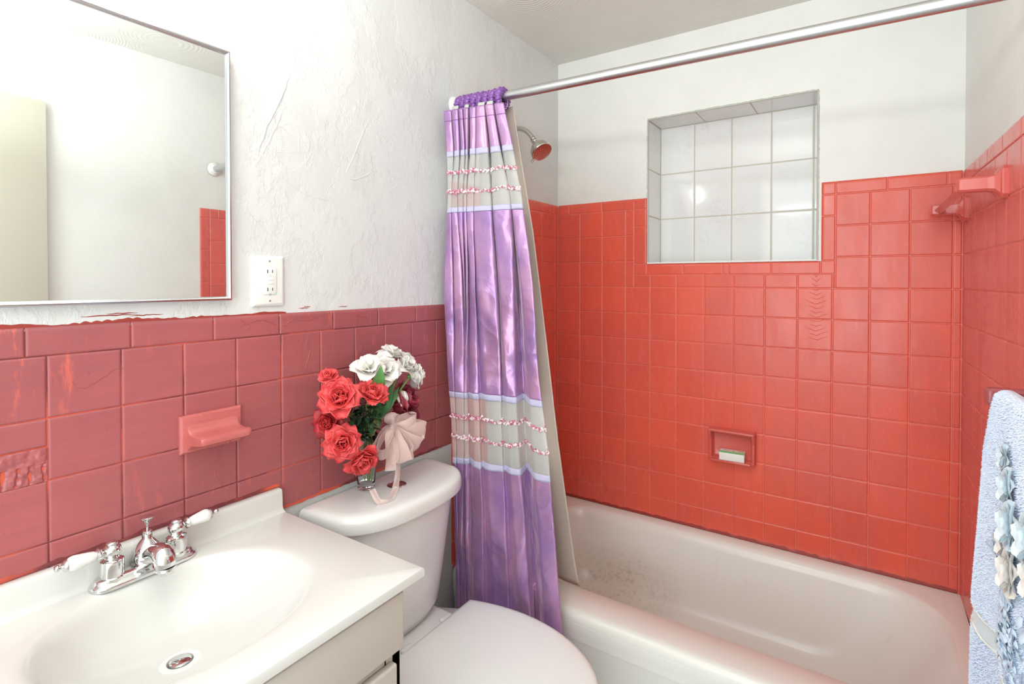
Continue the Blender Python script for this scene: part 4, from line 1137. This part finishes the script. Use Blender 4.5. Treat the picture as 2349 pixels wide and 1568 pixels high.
LILY = [(3, .9, .48, .10, .5, .30, .04, 0), (4, 1.0, .60, .45, .75, .25, .06, 0), (4, 1.05, .60, .85, .9, .18, .06, 0)]
ROSE = [(3, .62, .30, -.12, .15, .9, .03, 1), (4, .70, .40, .0, .25, .7, .08, 1), (5, .78, .50, .18, .45, .55, .14, 0), (5, .86, .58, .42, .75, .45, .18, 0), (6, .95, .62, .75, 1.05, .35, .20, 0)]
rnd = random.Random(3)
def stem_pts(a, b, sag=.01):
    a = Vector(a); b = Vector(b); mid = (a+b)/2+Vector((0, 0, sag))
    return [tuple((1-t)**2*a+2*t*(1-t)*mid+t*t*b) for t in [k/8 for k in range(9)]]
NECK = Vector((VXc, VYc, .947)); FOOT = Vector((VXc+.004, VYc+.002, .822))
def leafblade(mb, p, d, ln, wd, droop=.3, up=(0, 0, 1)):
    T = Tm(p, d, xdir=up); P = []
    for i in range(9):
        t = i/8; w_ = wd*math.sin(PI*(.04+.96*t)**.8)*1.0; x = -droop*ln*t*t
        P.append([(x+.15*w_, -w_, ln*t), (x-.05*w_, -w_*.5, ln*t), (x+0, 0, ln*t), (x-.05*w_, w_*.5, ln*t), (x+.15*w_, w_, ln*t)])
    mb.grid(P, T=T)
roses = [((.112, -1.290, 1.078), (.55, -.50, .45), .040, 'large red silk rose at the left of the vase, highest big bloom', 0),
         ((.125, -1.207, 1.070), (.60, -.10, .75), .034, 'red silk rose in the middle of the bunch beside the green leaf', 0),
         ((.085, -1.300, 1.020), (.45, -.75, .10), .031, 'dark red half-hidden silk rose between the upper and lower left roses', 1),
         ((.120, -1.290, .975), (.65, -.50, .05), .037, 'red silk rose drooping left of the vase rim', 0),
         ((.125, -1.240, .925), (.62, -.20, -.35), .036, 'lowest red silk rose hanging over the vase side', 0),
         ((.080, -1.300, 1.128), (.3, -.4, .7), .020, 'small red rosebud at the top left of the bunch', 0)]
for (c, ax, R, lab, dk) in roses:
    t = thing('silk_rose', c, lab, 'flower', 'silk roses in the vase')
    bloom(c, ax, R, [M['rose_dark'], M['rose_dark']] if dk else [M['rose'], M['rose_mid']], ROSE, rnd, 'bloom', t)
    axn = Vector(ax).normalized(); b = Vector(c)-axn*.004
    off = Vector((rnd.uniform(-.012, .012), rnd.uniform(-.012, .012), 0))
    k1 = NECK+off
    a0 = b-axn*.03
    m = MB(); s = [tuple(b)]+stem_pts(a0, k1, .012)+[tuple(FOOT+off*.6)]; m.tube(s, .0017, seg=7); m.build('stem', M['stem'], t, smooth=180)
    m = MB()
    for k in range(5):
        a = 2*PI*k/5; dd = Tm((0, 0, 0), ax) @ Vector((math.cos(a)*.9, math.sin(a)*.9, .35)); leafblade(m, b-axn*.001, dd, R*.55, R*.12, .5, up=ax)
    m.build('sepals', M['leaf_dark'], t, smooth=180, recalc=False)
    if R > .025:
        m = MB(); leafblade(m, Vector(s[5]), (rnd.uniform(-.3, .6), rnd.uniform(-1, .6), rnd.uniform(-.1, .5)), .045, .014, .3); leafblade(m, Vector(s[4]), (rnd.uniform(-.2, .6), rnd.uniform(-.6, .8), rnd.uniform(-.3, .4)), .04, .012, .3)
        m.build('leaf', M['leaf_dark'], t, smooth=180, recalc=False)
lil = [((.080, -1.175, 1.128), (.45, -.35, .7), .040, 'white silk blossom nearest the red roses'),
       ((.085, -1.130, 1.122), (.75, -.25, .30), .044, 'broad white silk blossom behind the tall green leaf'),
       ((.070, -1.090, 1.150), (.25, .10, .95), .038, 'highest white silk blossom of the vase'),
       ((.085, -1.060, 1.125), (.6, .35, .5), .040, 'white silk blossom with open petals toward the curtain'),
       ((.090, -1.030, 1.095), (.45, .75, .10), .040, 'rightmost white silk blossom leaning to the curtain')]
for (c, ax, R, lab) in lil:
    t = thing('silk_blossom', c, lab, 'flower', 'white silk blossoms in the vase')
    bloom(c, ax, R, [M['white_petal']], LILY, rnd, 'bloom', t)
    axn = Vector(ax).normalized(); b = Vector(c); off = Vector((rnd.uniform(-.008, .014), rnd.uniform(0, .014), 0))
    m = MB(); m.tube(stem_pts(b, NECK+off, -.004)+[tuple(FOOT+off*.6)], .0030, seg=8); m.build('stem', M['stem'], t, smooth=180)
    m = MB(); m.lathe([(.003, -.010), (.006, -.002), (.008, .006)], T=Tm(b, ax), seg=10); m.build('calyx', M['leaf_light'], t, smooth=180)
# crumpled hanging blossom
t = thing('silk_blossom', (.10, -1.075, 1.035), 'small drooping white silk blossom below the others on a thin stem', 'flower', 'white silk blossoms in the vase')
bloom((.10, -1.073, 1.058), (.15, .05, -1), .033, [M['white_petal']], [(3, 1.0, .38, .05, .25, .5, .02, 0), (2, 1.1, .42, .3, .2, .4, .03, 0)], rnd, 'bloom', t)
m = MB(); m.tube(stem_pts((.10, -1.073, 1.062), NECK+Vector((.01, .01, 0)), .0)+[tuple(FOOT)], .002, seg=7); m.build('stem', M['stem'], t, smooth=180)
# burgundy bloom at the wall side
t = thing('silk_magnolia', (.052, -1.055, 1.005), 'burgundy satin blossom behind the pink bow', 'flower')
bloom((.055, -1.062, 1.005), (.55, .35, .35), .058, [M['burgundy']], [(3, .8, .45, -.05, .2, .7, .05, 0), (4, .95, .6, .2, .45, .5, .1, 0), (5, 1.0, .66, .6, .6, .35, .12, 0)], rnd, 'bloom', t)
m = MB(); m.tube(stem_pts((.038, -1.080, .990), NECK+Vector((-.008, .012, 0)), .0)+[tuple(FOOT)], .002, seg=7); m.build('stem', M['stem'], t, smooth=180)
# leafy sprays
lsp = [((.158, -1.196, 1.150), M['leaf_light'], .110, .020, 'tall bright green leaf standing upright in front of the white blossoms'),
       ((.125, -1.125, 1.085), M['leaf'], .110, .019, 'long green leaf leaning right between the stems'),
       ((.120, -1.100, 1.075), M['leaf'], .100, .014, 'dark green leaf leaning furthest right among the stems'),
       ((.090, -1.245, 1.115), M['leaf'], .085, .016, 'green leaf behind the two upper roses')]
for (tip, mt, ln_, wd_, lab) in lsp:
    t = thing('silk_leaf', tuple(NECK), lab, 'leaf', 'leaves in the vase')
    tip = Vector(tip); d = (tip-NECK).normalized(); b = tip-d*ln_
    m = MB(); leafblade(m, b, d, ln_, wd_, .08, up=(1, -.4, .1)); m.build('blade', mt, t, smooth=180, recalc=False)
    m = MB(); m.tube([tuple(b+d*.01), tuple(NECK), tuple(FOOT)], .0016, seg=6); m.build('stem', M['stem'], t, smooth=180)
# fern-like filler
t = thing('foliage_spray', tuple(NECK), 'dark green leafy filler spray between the red roses and the stems', 'foliage')
m = MB(); r2 = random.Random(11)
for k in range(90):
    p = Vector((.092+r2.uniform(-.03, .035), -1.215+r2.gauss(0, .028), 1.015+r2.gauss(0, .03)))
    leafblade(m, p, (r2.uniform(-.2, 1), r2.uniform(-1, 1), r2.uniform(-.8, .8)), r2.uniform(.016, .030), r2.uniform(.004, .008), .3)
o = m.build('foliage', M['leaf_dark'], t, smooth=180, recalc=False); o['kind'] = 'stuff'
m = MB()
for k in range(12):
    a = Vector((.09+r2.uniform(-.02, .03), -1.21+r2.uniform(-.05, .04), 1.01+r2.uniform(-.02, .05))); m.tube([tuple(a), tuple((a+NECK)/2+Vector((0, 0, .01))), tuple(NECK+Vector((r2.uniform(-.01, .01), r2.uniform(-.01, .01), 0))), tuple(FOOT)], .0009, seg=5)
m.build('stem', M['leaf'], t, smooth=180)
# bow
bw = thing('ribbon_bow', (.10, -1.13, .985), 'blush sheer ribbon bow tied at the vase with tails on the tank lid', 'ribbon')
def ribbon(mb, pts, wd, side):
    V = [Vector(p) for p in pts]; n = 26; P = []
    for i in range(n+1):
        k = i/n*(len(V)-1); c = Vector([crom([v[q] for v in V], k) for q in range(3)])
        c2 = Vector([crom([v[q] for v in V], min(k+.1, len(V)-1)) for q in range(3)]); c1 = Vector([crom([v[q] for v in V], max(k-.1, 0)) for q in range(3)])
        tg = (c2-c1).normalized(); s = Vector(side); s = (s-tg*s.dot(tg)).normalized(); nn = tg.cross(s)
        w_ = wd*(.35+.65*min(1, i/6)) if i < 6 else wd
        P.append([tuple(c+s*w_*q+nn*.004*math.sin(q*2.2+i*.25)) for q in (-1, -.5, 0, .5, 1)])
    mb.grid(P)
K = Vector((.125, -1.126, .974))
def loop(dirv, ln_, wd, side, name='loop'):
    ln_ *= 1.25; wd *= 1.15
    mb = MB(); d = Vector(dirv).normalized(); s = Vector(side).normalized(); n = d.cross(s).normalized()
    ribbon(mb, [K, K+d*ln_*.45+n*.016, K+d*ln_*.9+n*.012, K+d*ln_, K+d*ln_*.85-n*.012, K+d*ln_*.4-n*.010, K], wd, s)
    mb.build(name, M['bow'], bw, smooth=180, recalc=False)
loop((.15, .95, -.30), .085, .022, (.2, .3, 1)); loop((.2, .75, -.60), .080, .020, (.6, .3, .6)); loop((.25, .45, -.9), .070, .018, (.8, -.5, .2))
loop((.15, .9, .05), .055, .020, (.2, .1, 1)); loop((.2, -.75, -.65), .070, .020, (.5, -.5, .7)); loop((.3, -.2, -.95), .075, .018, (.5, -.8, 0)); loop((.25, .15, -.95), .080, .018, (.6, .7, 0))
loop((.1, -.3, .95), .030, .014, (1, .2, .2))
for pts, wd, side in (([K, (.125, -1.105, .955), (.130, -1.085, .91), (.135, -1.080, .870)], .014, (.3, 1, 0)),
                      ([K, (.130, -1.145, .95), (.138, -1.150, .90), (.142, -1.155, .865)], .014, (.4, 1, 0)),
                      ([K, (.120, -1.165, .965), (.125, -1.200, .930), (.125, -1.225, .925)], .018, (.3, -.5, .8)),
                      ([K, (.118, -1.115, .93), (.125, -1.112, .86), (.128, -1.120, .822), (.150, -1.150, .8035), (.172, -1.182, .803), (.165, -1.212, .8055), (.14, -1.215, .835)], .008, (.5, 1, .2)),
                      ([K, (.112, -1.090, .94), (.118, -1.060, .905), (.120, -1.04, .885)], .018, (.3, 1, .3))):
    mb = MB(); ribbon(mb, pts, wd, side); mb.build('tail', M['bow'], bw, smooth=180, recalc=False)
mb = MB(); mb.lathe([(.001, -.012), (.008, -.008), (.011, 0), (.008, .008), (.001, .012)], T=Tm(K, (.1, 1, .3)), seg=14); mb.build('knot', M['bow'], bw, smooth=180)

# ------------------------------------------------------------------ towel on the lower bar
tw = thing('bath_towel', (1.41, -1.1, 1.17), 'pale blue terry towel with satin applique hanging over the mauve bar', 'towel')
def towel_pt(s, y, side=1, off=0.0):
    """s = drop below the bar top (m), y along the wall. side 1: front (room) layer"""
    # cross section: over the bar at d=.062, radius grows
    a = -y
    r = .017
    arc = r*PI/2
    if s < arc:
        th = s/r; d = .062+side*r*math.sin(th); z = 1.157+.013+(r)*math.cos(th)-.010
    else:
        q = s-arc; d = .062+side*(r+interp([0, .10, .35, .6, 1.0], [0, .010, .020, .018, .030], q)); z = 1.157+.003-q
    wv = interp([0, .1, .4, 1.0], [0, .003, .010, .018], s)*math.sin((a-.86)*30+s*1.5)*side
    d += wv+off
    x, yy = rw(a, d)
    return (x, yy, z)
def edge_y(s):   # far edge drifts with the drape
    return interp([0, .05, .15, .45, .55, .70], [-.885, -.862, -.850, -.838, -.846, -.840], s)
def towel_panel(s0, s1, side, off, ya=None, yb=-1.31, n=60, k=50):
    P = []
    for i in range(n+1):
        s = lerp(s0, s1, i/n); e = edge_y(s) if ya is None else ya
        P.append([towel_pt(s, lerp(e, yb, j/k), side, off+(.0012*noise.noise(Vector((s*60, j*.8, side)))) ) for j in range(k+1)])
    mb = MB(); mb.grid(P); return mb
o = towel_panel(0, .405, 1, 0).build('terry_body', M['towel'], tw, smooth=180, recalc=False); solid(o, .004)
o = towel_panel(.440, .560, 1, 0, n=20).build('terry_hem', M['towel_deep'], tw, smooth=180, recalc=False); solid(o, .004)
o = towel_panel(.405, .440, 1, .0, n=8).build('woven_band', M['applique'], tw, smooth=180, recalc=False); solid(o, .002)
for s in (.405, .440):
    mb = MB(); mb.tube([towel_pt(s+.002*math.sin(j), lerp(edge_y(s), -1.31, j/40), 1, .002) for j in range(41)], .0022, seg=6); mb.build('cream_stripe', M['towel_band'], tw, smooth=180)
o = towel_panel(0, .60, -1, 0, n=30).build('back_layer', M['towel'], tw, smooth=180, recalc=False); solid(o, .004)
# terry loops
mb = MB(); r3 = random.Random(5)
for k in range(26000):
    s = r3.uniform(0, .56)
    if .405 < s < .440: continue
    e = edge_y(s); t = r3.random()**1.6; y = lerp(e+.002, -1.30, t)
    p = Vector(towel_pt(s, y, 1, .002)); h = r3.uniform(.0025, .0045); b = .0010
    d = Vector((-1, r3.uniform(-.6, .9), r3.uniform(-.9, .3))).normalized()*h
    mb.add([tuple(p+Vector((0, b, 0))), tuple(p+Vector((0, -b, 0))), tuple(p+Vector((0, 0, b*1.4))), tuple(p+d)], [(0, 1, 3), (1, 2, 3), (2, 0, 3)])
for k in range(2600):
    s = r3.uniform(0, .56)
    if .405 < s < .440: continue
    p = Vector(towel_pt(s, edge_y(s), 1, r3.uniform(-.002, .003))); h = r3.uniform(.003, .006); b = .001
    d = Vector((r3.uniform(-.9, .1), 1, r3.uniform(-.9, .4))).normalized()*h
    mb.add([tuple(p+Vector((b, 0, 0))), tuple(p-Vector((b, 0, 0))), tuple(p+Vector((0, 0, b*1.4))), tuple(p+d)], [(0, 1, 3), (1, 2, 3), (2, 0, 3)])
o = mb.build('terry_pile', M['towel'], tw, smooth=20, recalc=False); o['kind'] = 'stuff'
# applique: satin flower bunch and lace
def apt(s, y, off): return Vector(towel_pt(s, y, 1, off))
rA = random.Random(21)
def satin_flower(s, y, R, mat, n=7):
    c = apt(s, y, .006); mb = MB(); base = Tm(c, (-1, .0, .05))
    for li, (cnt, tl) in enumerate(((n, 1.15), (n-2, .7))):
        for k in range(cnt):
            T = base @ Matrix.Rotation(2*PI*k/cnt+li*.5, 4, 'Z') @ Matrix.Rotation(tl+.2, 4, 'Y'); petal(mb, T, R*(1-.3*li), R*.62, .35, .25, ruff=.05, seed=k, tipw=.8)
    mb.build('satin_petals', mat, tw, smooth=180, recalc=False)
satin_flower(.10, -1.00, .026, M['applique'], 6); satin_flower(.135, -1.045, .034, M['applique'], 7); satin_flower(.175, -1.10, .040, M['applique'])
satin_flower(.165, -1.17, .042, M['applique']); satin_flower(.215, -1.06, .032, M['applique_cream'], 7); satin_flower(.235, -1.12, .038, M['applique_cream']); satin_flower(.21, -1.19, .040, M['applique_cream'])
mb = MB()
for k in range(420):
    t = rA.random(); s = lerp(.24, .36, t)+rA.gauss(0, .02); y = lerp(-1.0, -1.14, t)+rA.gauss(0, .035)
    if s > .39 or s < .2 or y > -.94 or y < -1.28: continue
    c = apt(s, y, .005+rA.uniform(0, .004)); T = Tm(c, (-1, rA.uniform(-.4, .4), rA.uniform(-.4, .4))); r = rA.uniform(.004, .009)
    mb.add([(0, 0, .003)]+[(r*math.cos(2*PI*q/6), r*math.sin(2*PI*q/6), 0) for q in range(6)], [(0, q+1, (q+1) % 6+1) for q in range(6)], T)
o = mb.build('lace_trim', M['lace'], tw, smooth=60, recalc=False); o['kind'] = 'stuff'
# turned-out blue corner of the back layer and hem frill
mb = MB(); P = []
for i in range(11):
    t = i/10; s = lerp(.425, .50, t); 
    P.append([tuple(apt(s, edge_y(s)+lerp(-.002, .030+.01*t, j/6), -.004-.001*j)) for j in range(7)])
mb.grid(P); o = mb.build('folded_corner', M['denim'], tw, smooth=180, recalc=False); solid(o, .0015)
mb = MB(); P = []
for i in range(13):
    t = i/12; s = lerp(.552, .75, t)
    P.append([tuple(apt(s, lerp(edge_y(s)+.02*math.sin(t*3), -1.30, j/60), .006*math.sin(j*1.1)*(t+.2))) for j in range(61)])
mb.grid(P); o = mb.build('ruffle', M['lace'], tw, smooth=180, recalc=False); solid(o, .001)
